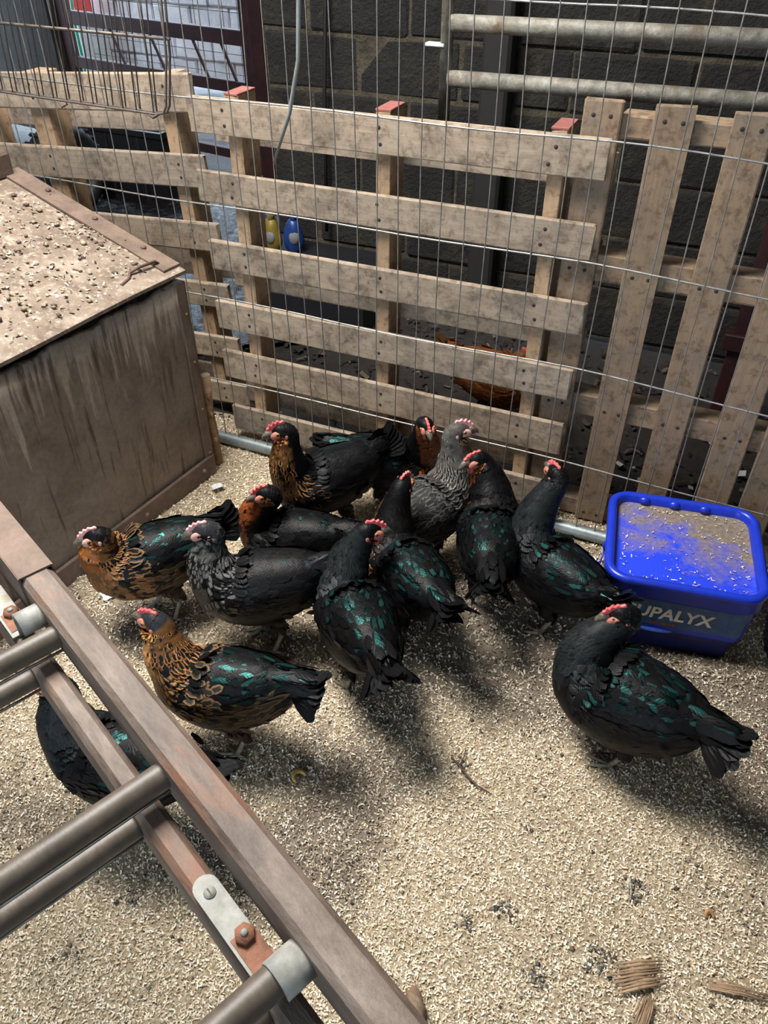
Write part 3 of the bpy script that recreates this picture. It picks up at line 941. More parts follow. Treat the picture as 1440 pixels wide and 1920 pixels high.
# mud floor litter
n = 9000
x = rng.uniform(-3.2, 2.2, n); y = rng.uniform(1.7, 6.0, n)
dd = in_pen(x, y); k = (dd > .12) & (dd < 1.28)
x, y = x[k], y[k]
P = np.stack([x, y, np.full(len(x), -.016) + rng.uniform(0, .012, len(x))], -1)
tag(flakes('floor_debris', P, (.012, .05), (.004, .018), pal(len(x), [(.025, .02, .016), (.05, .038, .028), (.12, .09, .06), (.26, .23, .19), (.012, .011, .010)], [4, 3.4, 1.2, .4, 3]), .3, FLAKE), 'dark leaves and straw littering the muddy floor behind the pallets', 'litter')
n = 26
u = rng.uniform(.2, 1.2, n); b_ = rng.uniform(.25, 1.0, n)
P = np.array([tuple(Fp(a, c, .002)) for a, c in zip(u, b_)])
tag(flakes('paper_scraps', P, (.02, .05), (.015, .03), pal(n, [(.5, .52, .52), (.38, .40, .40)], [1, 1]), .4, FLAKE, curl=.5), 'pale scraps lying on the mud behind the slatted pallet', 'scraps')
# debris on the bin lid
def lid_pts(n):
    x = rng.uniform(.02, BL - .05, n) ** 1.0; y = rng.uniform(.02, BDP - .08, n)
    return np.array([LIDP(a, c, .004) for a, c in zip(x, y)]) + np.array([-.591, 2.192, 0])
P = lid_pts(900)
tag(flakes('lid_shavings', P, (.004, .016), (.002, .008), pal(900, [(.42, .35, .26), (.33, .25, .17), (.55, .5, .41), (.18, .13, .09)], [3, 3, 1.2, 2.4]), .35, FLAKE), 'shavings and crumbs scattered over the feed bin lid', 'debris')
P = lid_pts(170)
tag(lumps('lid_droppings', P, (.004, .011), pal(170, [(.21, .16, .11), (.11, .08, .06), (.34, .27, .19)], [3, 3, 1.5]), FLAKE), 'dried droppings lying on the feed bin lid', 'droppings')

# ------------------------------------------------------------------ blue lick tub
def rrect(hx, hy, r, n=7):
    pts = []
    for (cx, cy, a0) in ((hx - r, hy - r, 0), (-hx + r, hy - r, 90), (-hx + r, -hy + r, 180), (hx - r, -hy + r, 270)):
        for k in range(n + 1):
            a = R(a0 + 90 * k / n); pts.append((cx + r * math.cos(a), cy + r * math.sin(a)))
    return pts
def loft(prof, hx, hy, r, cap0=False, cap1=False):
    """prof: (inset, z) pairs"""
    vs = []; fs = []; n = 0
    for (i, z) in prof:
        ring = rrect(hx - i, hy - i, max(.01, r - i)); n = len(ring)
        vs += [(x, y, z) for x, y in ring]
    for j in range(len(prof) - 1):
        for k in range(n): fs.append((j * n + k, j * n + (k + 1) % n, (j + 1) * n + (k + 1) % n, (j + 1) * n + k))
    if cap0: fs.append(tuple(range(n))[::-1])
    if cap1: fs.append(tuple((len(prof) - 1) * n + k for k in range(n)))
    return vs, fs
def tub_lid_mat():
    m, nt, ns, ls, bs = new_mat('muddy_tub_lid')
    v = coords(ns, ls, 'Object')
    n1 = noise(ns, ls, v, 7, 7, .68, .4)
    sp = ns.new('ShaderNodeSeparateXYZ'); ls.new(v, sp.inputs[0])
    # mud has settled towards the far side and the right end of the lid
    a = ns.new('ShaderNodeMath'); a.operation = 'MULTIPLY_ADD'; a.inputs[1].default_value = 1.3; ls.new(sp.outputs[1], a.inputs[0]); ls.new(n1.outputs['Fac'], a.inputs[2])
    b = ns.new('ShaderNodeMath'); b.operation = 'MULTIPLY_ADD'; b.inputs[1].default_value = .7; ls.new(sp.outputs[0], b.inputs[0]); ls.new(a.outputs[0], b.inputs[2])
    rr = ramp(ns, [(.38, (0, 0, 0)), (.60, (1, 1, 1))]); ls.new(b.outputs[0], rr.inputs[0])
    n2 = noise(ns, ls, v, 90, 4, .7)
    r2 = ramp(ns, [(.3, (.10, .08, .065)), (.7, (.24, .19, .15))]); ls.new(n2.outputs['Fac'], r2.inputs[0])
    c = mixc(ns, ls, rr.outputs[0], (.012, .045, .62), r2.outputs[0])
    ls.new(c, bs.inputs['Base Color'])
    mr = ns.new('ShaderNodeMapRange'); mr.inputs['To Min'].default_value = .45; mr.inputs['To Max'].default_value = .9
    ls.new(rr.outputs[0], mr.inputs['Value']); ls.new(mr.outputs[0], bs.inputs['Roughness'])
    bump(ns, ls, bs, n2.outputs['Fac'], .4, .003)
    return m
BLUE = plain('blue_tub_plastic', (.008, .030, .42), .32); BLUEDK = plain('navy_tub_plastic', (.018, .022, .11), .4)
LABEL = mottled('tub_label', [(.4, (.010, .055, .17)), (.6, (.018, .10, .25))], 45, .35, 0, .05)
def lick_tub():
    t = thing('lick_tub', 'blue rectangular plastic tub lettered SUPALYX with a muddy lid', 'tub', (.781, 1.523, 0.0), R(-15))
    HX, HY, RR = .190, .178, .055
    vs, fs = loft([(.034, 0), (.026, .082)], HX, HY, RR, True)
    MB().add(vs, fs, True).build('base', BLUEDK, t)
    vs, fs = loft([(.026, .082), (.012, .085), (.010, .092), (.006, .20)], HX, HY, RR)
    body = MB().add(vs, fs, True).build('body', BLUE, t)
    vs, fs = loft([(.006, .196), (-.002, .200), (-.003, .238), (-.007, .242), (-.007, .252), (.0, .258), (.010, .258), (.016, .252), (.018, .232)], HX, HY, RR)
    rim = MB().add(vs, fs, True).build('rim', BLUE, t)
    vs, fs = loft([(.017, .234), (.03, .231), (.06, .233)], HX, HY, RR, False, True)
    MB().add(vs, fs, True).build('lid_panel', tub_lid_mat(), t)
    # grip lugs along the inner rim
    for x in (-.1, -.02, .06):
        link('lug', MB().ellipsoid((x, HY - .016, .244), (.016, .010, .012), 10, 6).mesh('lug'), BLUE, rim)
    # printed label on the front and the left end, following the wall
    vs, fs = loft([(.0092, .105), (.0072, .165), (.0052, .192)], HX, HY, RR)
    n = len(rrect(HX, HY, RR)); keep = []
    ring = rrect(HX, HY, RR)
    for j in range(2):
        for k in range(n):
            x, y = ring[k]; x2, y2 = ring[(k + 1) % n]
            if (y < -.09 and y2 < -.09 and x < .16 and x2 < .175): keep.append((j * n + k, j * n + (k + 1) % n, (j + 1) * n + (k + 1) % n, (j + 1) * n + k))
    used = sorted({i for f in keep for i in f}); remap = {v: i for i, v in enumerate(used)}
    link('label', MB().add([vs[i] for i in used], [tuple(remap[i] for i in f) for f in keep], True).mesh('label'), LABEL, body)
    cu = bpy.data.curves.new('lettering', 'FONT'); cu.body = 'SUPALYX'; cu.size = .050; cu.align_x = 'CENTER'; cu.align_y = 'CENTER'
    cu.extrude = .0004; cu.offset = .0014; cu.space_character = 1.02; cu.shear = .12
    tmp = bpy.data.objects.new('tmp', cu); COL.objects.link(tmp)
    dg = bpy.context.evaluated_depsgraph_get()
    me = bpy.data.meshes.new_from_object(tmp.evaluated_get(dg)); me.name = 'lettering'
    bpy.data.objects.remove(tmp)
    o = link('lettering', me, plain('cream_print', (.72, .68, .58), .5), body, (-.020, -HY + .0062, .148), (R(90 - 2), 0, 0))
    # small orange line of print under the name (too worn to read)
    m = MB()
    for k in range(6): m.box((-.055 + k * .011, -HY + .0088, .112 + .001 * (k % 2)), (.008, .0006, .009 + .004 * (k % 3 == 0)))
    link('orange_print', m.mesh('orange_print'), plain('orange_print', (.20, .05, .03), .5), body)
    # grip moulding on the step, its highlight put in as paler blue; wire handle
    m = MB().ellipsoid((-.045, -HY + .018, .086), (.055, .016, .007), 20, 8)
    link('grip', m.mesh('grip'), plain('grip_highlight', (.05, .12, .62), .3), body)
    hp = [(-HX - .004, -.03, .215), (-HX - .012, -.06, .17), (-HX - .004, -.10, .12), (-HX + .012, -.14, .09)]
    link('handle', MB().tube(hp, .0028, 7).mesh('handle'), BLUE, t)
    link('handle_boss', MB().ellipsoid((-HX - .002, -.03, .222), (.010, .012, .016), 10, 8).mesh('handle_boss'), BLUE, t)
    # shavings stuck to the lid
    n = 420
    x = rng.uniform(-HX + .03, HX - .03, n); y = rng.uniform(-HY + .03, HY - .03, n)
    edge = (np.abs(x) > HX - .05) | (np.abs(y) > HY - .05)
    k = (rng.random(n) < .4) | edge
    P = np.stack([x, y, np.full(n, .236)], -1)[k]
    flakes('lid_flakes', P, (.003, .010), (.001, .0028), pal(len(P), [(.75, .68, .54), (.55, .44, .3), (.3, .22, .15)], [3, 2, 1]), .2, FLAKE, t)
lick_tub()

# ------------------------------------------------------------------ extension ladder, lying level across the foreground
LW = mottled('ladder_timber', [(.32, (.060, .040, .030)), (.5, (.125, .090, .068)), (.70, (.215, .170, .138))], 26, .62, 0, .6, .002, (.3, 1, 1), 190, spots=((.20, .085, .042), 14, .55, .72))
RUNG = mottled('ladder_rung', [(.25, (.045, .034, .024)), (.6, (.095, .074, .055)), (.8, (.17, .14, .11))], 22, .5, 0, .3, .002, (.4, 1, 1), 60)
PLATE = mottled('zinc_plate', [(.3, (.20, .20, .175)), (.7, (.36, .36, .33))], 30, .68, .15, .25, .002, spots=((.25, .21, .13), 16, .56, .72))
LA = R(-48); LD = Vector((math.cos(LA), math.sin(LA), 0)); LN = Vector((-math.sin(LA), math.cos(LA), 0))
def Lp(s, n, z): return LD * s + LN * n + Vector((0, 0, z))
def ladder(name, label, n0, width, z0, z1, rungs, s0, s1, rz, rr, extra):
    # local X along the ladder, local Y across (from the far stile towards the camera is negative)
    t = thing(name, label, 'ladder', Lp(0, n0, 0), LA, 'sections of the extension ladder')
    def stile(y, wd):
        m = MB().box(((s0 + s1) / 2, y, (z0 + z1) / 2), (s1 - s0, wd, z1 - z0), bev=.007)
        return link('stile', m.mesh('stile'), LW, t)
    a = stile(0, extra); stile(-width, extra)
    for s in rungs:
        m = MB().tube([(s, -.004 - extra * .2, rz), (s, -.02, rz), (s, -width * .5, rz), (s, -width + .01, rz)], rr, 18)
        r_ = link('rung', m.mesh('rung'), RUNG, t)
        link('tie_rod', MB().tube([(s + rr * .55, -.012, rz - rr - .003), (s + rr * .55, -width + .01, rz - rr - .003)], .0021, 6).mesh('tie_rod'), PLATE, t)
    return t, a
top, ts = ladder('ladder_section', 'upper brown ladder section with the outer stile crossing the lower left corner', .162, .40, .803, .87, [-1.30, -1.045, -.786, -.516, -.269, -.01, .25], -1.62, .75, .838, .0155, .042)
low, lsd = ladder('ladder_section', 'lower ladder section with orange worn edge lying just under the outer stile', .114, .31, .745, .806, [-1.30, -1.045, -.80, -.522, -.275, -.015, .245], -1.55, .68, .777, .0145, .030)
# strap over the upper stile, latch hook on the lower stile
m = MB()
m.box((-1.0, 0, .8715), (.24, .045, .003)); m.box((-1.0, -.0225, .838), (.24, .003, .068)); m.box((-1.0, .0225, .838), (.24, .003, .068))
link('strap', m.mesh('strap'), RUSTEDGE, ts)
def latch(s, lab):
    m = MB()
    prof = []
    for k in range(9): a = math.pi * k / 8; prof.append((s - .125 - .0135 * math.sin(a), .0135 * math.cos(a)))
    prof = prof + [(s - .015, -.0135), (s - .015, .0135)]
    vs = [(x, y, .8065) for x, y in prof] + [(x, y, .8105) for x, y in prof]
    n = len(prof)
    m.add(vs, [tuple(range(n)), tuple(range(n, 2 * n))[::-1]] + [(i, (i + 1) % n, (i + 1) % n + n, i + n) for i in range(n)])
    pl = link('latch_plate', m.mesh('latch_plate'), PLATE, low)
    link('screw', MB().tube([(s - .118, 0, .810), (s - .118, 0, .8118)], .0065, 14).mesh('screw'), PLATE, pl)
    link('screw_slot', MB().box((s - .118, 0, .8118), (.0095, .0016, .0008)).mesh('screw_slot'), DARKRUST, pl)
    nut = MB().tube([(s - .060, .003, .8105), (s - .060, .003, .8175)], .0105, 6)
    nu = link('nut', nut.mesh('nut'), DARKRUST2, pl)
    link('bolt', MB().ellipsoid((s - .060, .003, .818), (.004, .004, .003), 10, 6).mesh('bolt'), PLATE, pl)
    link('rust_stain_plate', MB().box((s - .045, .002, .811), (.04, .025, .001)).mesh('rust_stain_plate'), DARKRUST2, pl)
    # hook curling over the rung of the upper section
    vs = []; fs = []; K = 12
    for k in range(K + 1):
        a = math.pi * (1.02 - 1.0 * k / K)
        for rr in (.0175, .0205):
            for y in (-.004, .032):
                vs.append((s + .003 + rr * math.cos(a), y, .838 + rr * math.sin(a) * 1.0))
    for k in range(K):
        b_ = k * 4; c = b_ + 4
        fs += [(b_, b_ + 1, c + 1, c), (b_ + 2, c + 2, c + 3, b_ + 3), (b_, c, c + 2, b_ + 2), (b_ + 1, b_ + 3, c + 3, c + 1)]
    fs += [(0, 2, 3, 1), (K * 4, K * 4 + 1, K * 4 + 3, K * 4 + 2)]
    h = MB().add(vs, fs, True)
    h.box((s - .0165, .014, .823), (.003, .036, .03))
    link('hook', h.mesh('hook'), PLATE, pl)
DARKRUST2 = mottled('bright_rust', [(.3, (.16, .065, .035)), (.7, (.28, .13, .075))], 40, .8, .1, .5)
latch(-.269, 'lower'); latch(-.835, 'upper')

# ------------------------------------------------------------------ small things on the floor
def stake():
    t = thing('wooden_stake', 'thin bark-covered wooden stake standing at the corner of the feed bin', 'stake', (-.585, 2.235, 0))
    WD = wood('stake_wood', (.22, .13, .07), (.38, .25, .14), (.16, .09, .05))
    pts = [(0, 0, -.02), (.003, 0, .1), (-.002, 0, .2), (.006, .004, .34)]
    link('stem', MB().tube(pts, [.019, .0175, .018, .0165], 10).mesh('stem'), WD, t)
    pts = [(-.03, .01, -.02), (-.027, .01, .15), (-.026, .012, .335)]
    link('stem', MB().tube(pts, [.012, .012, .010], 8).mesh('stem'), WD, t)
    link('cut_end', MB().tube([(.0061, .004, .339), (.0061, .004, .3415)], .0155, 12).mesh('cut_end'), PALLET, t)
    for z in (.1, .2, .27): link('knot', MB().ellipsoid((.01, -.012, z), (.008, .008, .012), 8, 6).mesh('knot'), WD, t)
stake()
def fallen_feather(name, label, loc, rz, L, mat, lift=.35):
    t = thing(name, label, 'feather', loc, rz)
    link('quill', MB().tube([(0, 0, .002), (L * .5, 0, L * .5 * lift), (L, 0, L * lift * .85)], [.0014, .001, .0004], 6).mesh('quill'), PALLET, t)
    m = MB(); vs = []; fs = []; n = 10
    for k in range(n + 1):
        x = L * (.2 + .8 * k / n); wd = .016 * math.sin(math.pi * (.12 + .86 * k / n)) ** .7
        z = x * lift * (1 - .15 * x / L)
        vs += [(x, -wd, z - .004), (x, 0, z + .001), (x + .004, wd, z - .003)]
    for k in range(n):
        for j in (0, 1): fs.append((k * 3 + j, k * 3 + j + 1, (k + 1) * 3 + j + 1, (k + 1) * 3 + j))
    link('vane', m.add(vs, fs, True).mesh('vane'), mat, t)
BRF = mottled('brown_feather', [(.3, (.06, .03, .016)), (.7, (.15, .08, .045))], 60, .6)
fallen_feather('fallen_feather', 'brown feather caught in the mesh beside the bottom tube', tuple(Fp(.365, -.03, .07)), FA + .1, .13, BRF, .3)
def curl(name, label, cat, loc, rz, mat, r=.014, th=.006):
    pts = [(r * math.cos(a), r * math.sin(a), th + .004 * math.sin(a)) for a in np.linspace(-.6, 3.3, 14)]
    rs = [th * (.5 + .5 * math.sin(math.pi * min(1, max(.08, k / 13)))) for k in range(14)]
    tag(MB().tube(pts, rs, 10).build(name, mat, None, loc, (0, 0, rz)), label, cat)
curl('yellow_husk', 'curled yellow husk on the shavings in front of the brown laced hen', 'husk', (-.192, .995, .0), 1.0, plain('husk_yellow', (.42, .27, .07), .4))
curl('brown_husk', 'small curled orange brown husk on open shavings at the lower right', 'husk', (.644, .691, -.002), .3, plain('husk_brown', (.40, .19, .08), .5), .008, .004)
def scrap(name, label, loc, rz, mat, w_=.035):
    vs = []; fs = []; n = 6
    for i in range(n + 1):
        for j in range(n + 1):
            x = (i / n - .5) * w_ * 1.5; y = (j / n - .5) * w_
            vs.append((x + rnd.uniform(-.002, .002), y + rnd.uniform(-.002, .002), .008 + .006 * math.sin(x * 150) * math.cos(y * 130)))
    for i in range(n):
        for j in range(n): fs.append((i * (n + 1) + j, (i + 1) * (n + 1) + j, (i + 1) * (n + 1) + j + 1, i * (n + 1) + j + 1))
    o = MB().add(vs, fs, True).build(name, mat, None, loc, (0, 0, rz))
    md = o.modifiers.new('thick', 'SOLIDIFY'); md.thickness = .0015
    tag(o, label, 'scrap')
PAPER = plain('pale_paper', (.62, .64, .62), .6)
scrap('paper_scrap', 'crumpled pale scrap on the shavings beside the feed bin corner', (-.558, 2.08, .004), .5, PAPER, .024)
scrap('paper_scrap', 'white scrap on the shavings below the brown hen by the feed bin', (-.79, 1.575, .0), 2.2, PAPER, .03)
scrap('paper_scrap', 'pale block end lying against the tube behind the black hens', tuple(Fp(-.335, -.005, .035)), .2, plain('pale_wood', (.6, .52, .4), .8), .05)
def bark(name, label, loc, rz, L, W, mat):
    t = thing(name, label, 'bark', loc, rz)
    for k in range(9):
        y = (k - 4) * W / 9 + rnd.uniform(-.001, .001); x0 = rnd.uniform(-.1, .1) * L; l = L * rnd.uniform(.7, 1.05)
        pts = [(x0 - l / 2, y * 1.1, .006), (x0, y, .012 + .003 * math.sin(k)), (x0 + l / 2, y * .85, .006)]
        link('fibre', MB().tube(pts, [.0015, W / 14, .001], 6).mesh('fibre'), mat, t)
BARK = wood('bark_fibre', (.26, .17, .10), (.42, .29, .18), (.2, .13, .08))
bark('bark_piece', 'fibrous brown bark piece half buried in the shavings at the lower right', (.474, .581, .0), .12, .105, .05, BARK)
bark('bark_piece', 'thin dark curved bark strip near the bottom right edge', (.654, .554, .0), -.25, .11, .018, BARK)
bark('bark_piece', 'short fibrous bark piece at the bottom edge of the shavings', (.469, .521, .0), 1.0, .06, .026, BARK)
m = MB().ellipsoid((0, 0, .012), (.016, .032, .022), 14, 10)
for i, p in enumerate(m.v): m.v[i] = tuple(c * (1 + .12 * math.sin(p[0] * 300 + p[1] * 210)) for c in p)
tag(m.build('mud_clod', mottled('clod', [(.3, (.12, .075, .045)), (.7, (.26, .175, .11))], 40, .8), None, (.058, .529, .0), (0, 0, .3)), 'brown clod on the floor beside the lower end of the ladder stile', 'clod')

# ------------------------------------------------------------------ hens
def plumage_mat():
    m, nt, ns, ls, bs = new_mat('hen_plumage')
    c1 = ns.new('ShaderNodeAttribute'); c1.attribute_name = 'col'
    c2 = ns.new('ShaderNodeAttribute'); c2.attribute_name = 'edge'
    uv = ns.new('ShaderNodeAttribute'); uv.attribute_name = 'fuv'
    sp = ns.new('ShaderNodeSeparateXYZ'); ls.new(uv.outputs['Vector'], sp.inputs[0])
    ab = ns.new('ShaderNodeMath'); ab.operation = 'ABSOLUTE'; ls.new(sp.outputs[0], ab.inputs[0])
    pw = ns.new('ShaderNodeMath'); pw.operation = 'POWER'; pw.inputs[1].default_value = 3.0; ls.new(sp.outputs[1], pw.inputs[0])
    mx = ns.new('ShaderNodeMath'); mx.operation = 'MAXIMUM'; ls.new(ab.outputs[0], mx.inputs[0]); ls.new(pw.outputs[0], mx.inputs[1])
    rr = ramp(ns, [(.42, (0, 0, 0)), (.72, (1, 1, 1))]); ls.new(mx.outputs[0], rr.inputs[0])
    c = mixc(ns, ls, rr.outputs[0], c1.outputs['Color'], c2.outputs['Color'])
    # barbs: fine stripes slanting off the shaft
    wv = ns.new('ShaderNodeMath'); wv.operation = 'MULTIPLY_ADD'; wv.inputs[1].default_value = 26.0
    ls.new(sp.outputs[1], wv.inputs[0])
    m8 = ns.new('ShaderNodeMath'); m8.operation = 'MULTIPLY'; m8.inputs[1].default_value = -9.0; ls.new(ab.outputs[0], m8.inputs[0]); ls.new(m8.outputs[0], wv.inputs[2])
    sn = ns.new('ShaderNodeMath'); sn.operation = 'SINE'; ls.new(wv.outputs[0], sn.inputs[0])
    v = coords(ns, ls, 'Object')
    nz = noise(ns, ls, v, 120, 3, .7)
    ad = ns.new('ShaderNodeMath'); ad.operation = 'MULTIPLY_ADD'; ad.inputs[1].default_value = .25; ls.new(sn.outputs[0], ad.inputs[0]); ls.new(nz.outputs['Fac'], ad.inputs[2])
    ls.new(c, bs.inputs['Base Color'])
    ls.new(c1.outputs['Alpha'], bs.inputs['Metallic'])
    mr = ns.new('ShaderNodeMapRange'); mr.inputs['To Min'].default_value = .45; mr.inputs['To Max'].default_value = .36
    ls.new(c1.outputs['Alpha'], mr.inputs['Value']); ls.new(mr.outputs[0], bs.inputs['Roughness'])
    bs.inputs['Specular IOR Level'].default_value = .11
    bump(ns, ls, bs, ad.outputs[0], .35, .0012)
    return m
PLUME = plumage_mat()
COMB = mottled('comb_skin', [(.3, (.52, .055, .06)), (.7, (.72, .16, .15))], 60, .5, 0, .3, .001)
COMBP = mottled('pale_comb_skin', [(.3, (.72, .26, .25)), (.7, (.85, .42, .40))], 60, .5, 0, .3, .001)
FACE = mottled('face_skin', [(.3, (.30, .08, .055)), (.7, (.50, .19, .15))], 90, .55, 0, .5, .001)
FACEP = mottled('pale_face_skin', [(.3, (.40, .22, .19)), (.7, (.58, .36, .32))], 90, .55, 0, .5, .001)
BEAK = mottled('beak_horn', [(.3, (.035, .03, .026)), (.7, (.16, .13, .10))], 70, .4)
LEGM = mottled('leg_scales', [(.3, (.085, .075, .055)), (.7, (.21, .18, .13))], 120, .55, 0, .8, .001)
IRIS = plain('eye_iris', (.35, .16, .05), .15); PUPIL = plain('eye_pupil', (.008, .006, .005), .08)

ORANGE = (.30, .095, .022); GOLD = (.30, .135, .042); BLK = (.0042, .0042, .0048); BROWN = (.14, .065, .026); GREY = (.20, .19, .18); TEAL = (.014, .056, .051)

def catmull(P, per):
    P = np.asarray(P, float); out = []
    n = len(P)
    for i in range(n - 1):
        p0 = P[max(i - 1, 0)]; p1 = P[i]; p2 = P[i + 1]; p3 = P[min(i + 2, n - 1)]
        for k in range(per):
            t = k / per
            out.append(.5 * ((2 * p1) + (-p0 + p2) * t + (2 * p0 - 5 * p1 + 4 * p2 - p3) * t * t + (-p0 + 3 * p1 - 3 * p2 + p3) * t ** 3))
    out.append(P[-1])
    return np.array(out)

def feather_block(P, N, B, L, W, lift, C1, C2, curve=4.5):
    """leaf-shaped feathers: 4 stations x 3 columns each"""
    n = len(P)
    N = N / np.linalg.norm(N, axis=1, keepdims=True)
    B = B - N * (B * N).sum(1, keepdims=True); B /= np.maximum(np.linalg.norm(B, axis=1, keepdims=True), 1e-9)
    S = np.cross(N, B)
    a = rng.normal(size=(n, 1)) * .13
    B2 = B * np.cos(a) + S * np.sin(a); S2 = S * np.cos(a) - B * np.sin(a)
    V = np.empty((n, 12, 3)); UV = np.zeros((n, 12, 3))
    L_ = L[:, None]; W_ = W[:, None]; lf = lift[:, None]
    for i, (v, wd) in enumerate(((0, .45), (.4, 1.0), (.78, .86), (1.0, .22))):
        for j, u in enumerate((-1, 0, 1)):
            vv = v - (.06 if (i == 3 and u != 0) else 0)
            h = lf * vv * L_ - curve * (vv * L_) ** 2 + (.10 * W_ if u == 0 else 0) - .0012
            V[:, i * 3 + j] = P + B2 * (vv * L_) + S2 * (u * wd * W_) + N * h
            UV[:, i * 3 + j, 0] = u * (1 if i < 3 else .9); UV[:, i * 3 + j, 1] = v
    q = []
    for i in range(3):
        for j in range(2): q.append((i * 3 + j, i * 3 + j + 1, (i + 1) * 3 + j + 1, (i + 1) * 3 + j))
    F = (np.arange(n)[:, None, None] * 12 + np.array(q)[None]).reshape(-1, 4)
    return V.reshape(-1, 3), F, np.repeat(C1, 12, axis=0), np.repeat(C2, 12, axis=0), UV.reshape(-1, 3)

class FB_:
    def __init__(s): s.V = []; s.F = []; s.C = []; s.E = []; s.U = []; s.n = 0
    def add(s, V, F, C, E, U):
        s.V.append(V); s.F.append(F + s.n); s.C.append(C); s.E.append(E); s.U.append(U); s.n += len(V)
    def mesh(s, name): return np_mesh(name, np.concatenate(s.V), np.concatenate(s.F), np.concatenate(s.C), np.concatenate(s.U), np.concatenate(s.E), True)

def colour(pattern, c, dors, front, n):
    """c: station along the bird (0 tail .. 11 beak), dors: -1 belly..1 back, front: how much it faces forward"""
    fc = np.tile(np.array(BLK), (n, 1)) * rng.uniform(.6, 1.5, (n, 1)); fe = fc * .8
    sh = np.zeros(n)
    back = (c < 5.6) & (dors > .15)
    pg = np.clip((dors - .1) * .75, 0, .5) * np.interp(c, [0, 1, 2.5, 4, 5, 5.6], [.5, 1, 1, .8, .6, .25])
    g = back & (rng.random(n) < (pg if pattern.get('green', 1) else pg * .12))
    fc[g] = np.array(TEAL) * (rng.uniform(.25, 1.25, (n, 1)) ** 1.5)[g]; sh[g] = rng.uniform(.4, .85, n)[g]  # sheen glints on the back painted as teal metallic feathers
    neck = (c >= 5.6) & (c < 9.2); head = c >= 9.2; breast = (c >= 4.3) & (c < 6.4) & (dors < .35)
    def setm(mask, a, b_, p=1.0, j=.3):
        k = mask & (rng.random(n) < p)
        fc[k] = np.array(a) * (1 + rng.uniform(-j, j, (n, 1)))[k]; fe[k] = np.array(b_) * (1 + rng.uniform(-j, j, (n, 1)))[k]; sh[k] = 0
    k = pattern['kind']
    if k == 'brown':
        setm(neck, BLK, GOLD, .8); setm(neck & (dors < -.1), ORANGE, BROWN, .9)
        setm(breast, BROWN, (.20, .10, .04), .9); setm((c > 2) & (c < 4.3) & (dors < .2), (.05, .03, .018), (.11, .065, .03), .7)
        setm((c > 4.0) & (c < 6) & (dors >= .2), BLK, (.13, .075, .035), .6)
        setm(head & (dors < .2), ORANGE, BROWN, .9); setm(head & (dors >= .2), BLK, BLK)
    elif k == 'laced':
        setm(neck, BLK, GOLD, .85); setm(neck & (dors < 0), (.34, .17, .06), GOLD, .9)
        setm(breast, (.24, .12, .045), (.02, .013, .01), .95); setm((c > 1.5) & (c < 4.3) & (dors < .3), (.035, .025, .017), (.10, .06, .03), .7)
        setm((c > 3.8) & (c < 6) & (dors >= .2), (.02, .018, .015), (.15, .09, .045), .6)
        setm(head & (dors < .1), ORANGE, BROWN, .9); setm(head & (dors >= .1), (.022, .024, .027), (.03, .032, .035))
    elif k == 'gold':
        setm(neck & (dors < .1) & (c < 8.4), BLK, (.34, .16, .05), .75); setm((c > 4.6) & (c < 6.5) & (dors < .5), BLK, (.18, .095, .04), .45)
        setm((c > 8) & (dors < -.2), ORANGE, BROWN, .8); 
    elif k == 'throat':
        setm(neck & (dors < -.15), (.24, .06, .015), (.12, .035, .012), .9); setm((c > 5) & (c < 6.4) & (dors < -.2), BLK, (.10, .03, .012), .5)
        setm(head & (dors < .0), ORANGE, BROWN, .8)
    elif k == 'speckled':
        setm((c > 5.0) & (c < 8.6), (.12, .12, .115), BLK, .7); setm(head, (.03, .031, .034), (.022, .022, .025))
        setm((c > 8.0) & (c < 9.4), (.035, .035, .036), (.02, .02, .02), .9); setm((c > 4.2) & (c < 6) & (dors < -.2), (.10, .10, .10), BLK, .35)
        setm((c > 2) & (c < 4.8), (.007, .007, .0075), (.010, .010, .0105), .8)
    elif k == 'barred':
        setm(c > -1, (.022, .021, .020), (.085, .082, .078), 1); setm((c > 6.2) & (c < 9.4), (.02, .018, .016), (.24, .225, .20), .9)
        setm((c > 7.5) & (dors < -.3), (.06, .035, .012), (.22, .13, .05), .8); setm(head, (.05, .045, .04), (.12, .11, .095))
    elif k == 'plain':
        setm(head & (dors < -.1), ORANGE, BROWN, .55)
        setm(neck, (.009, .011, .012), (.016, .019, .019), .9)
    elif k == 'red':
        setm(c > -1, (.25, .085, .025), (.14, .045, .015), 1)
    C1 = np.concatenate([fc, sh[:, None]], 1); C2 = np.concatenate([fe, sh[:, None]], 1)
    return C1, C2

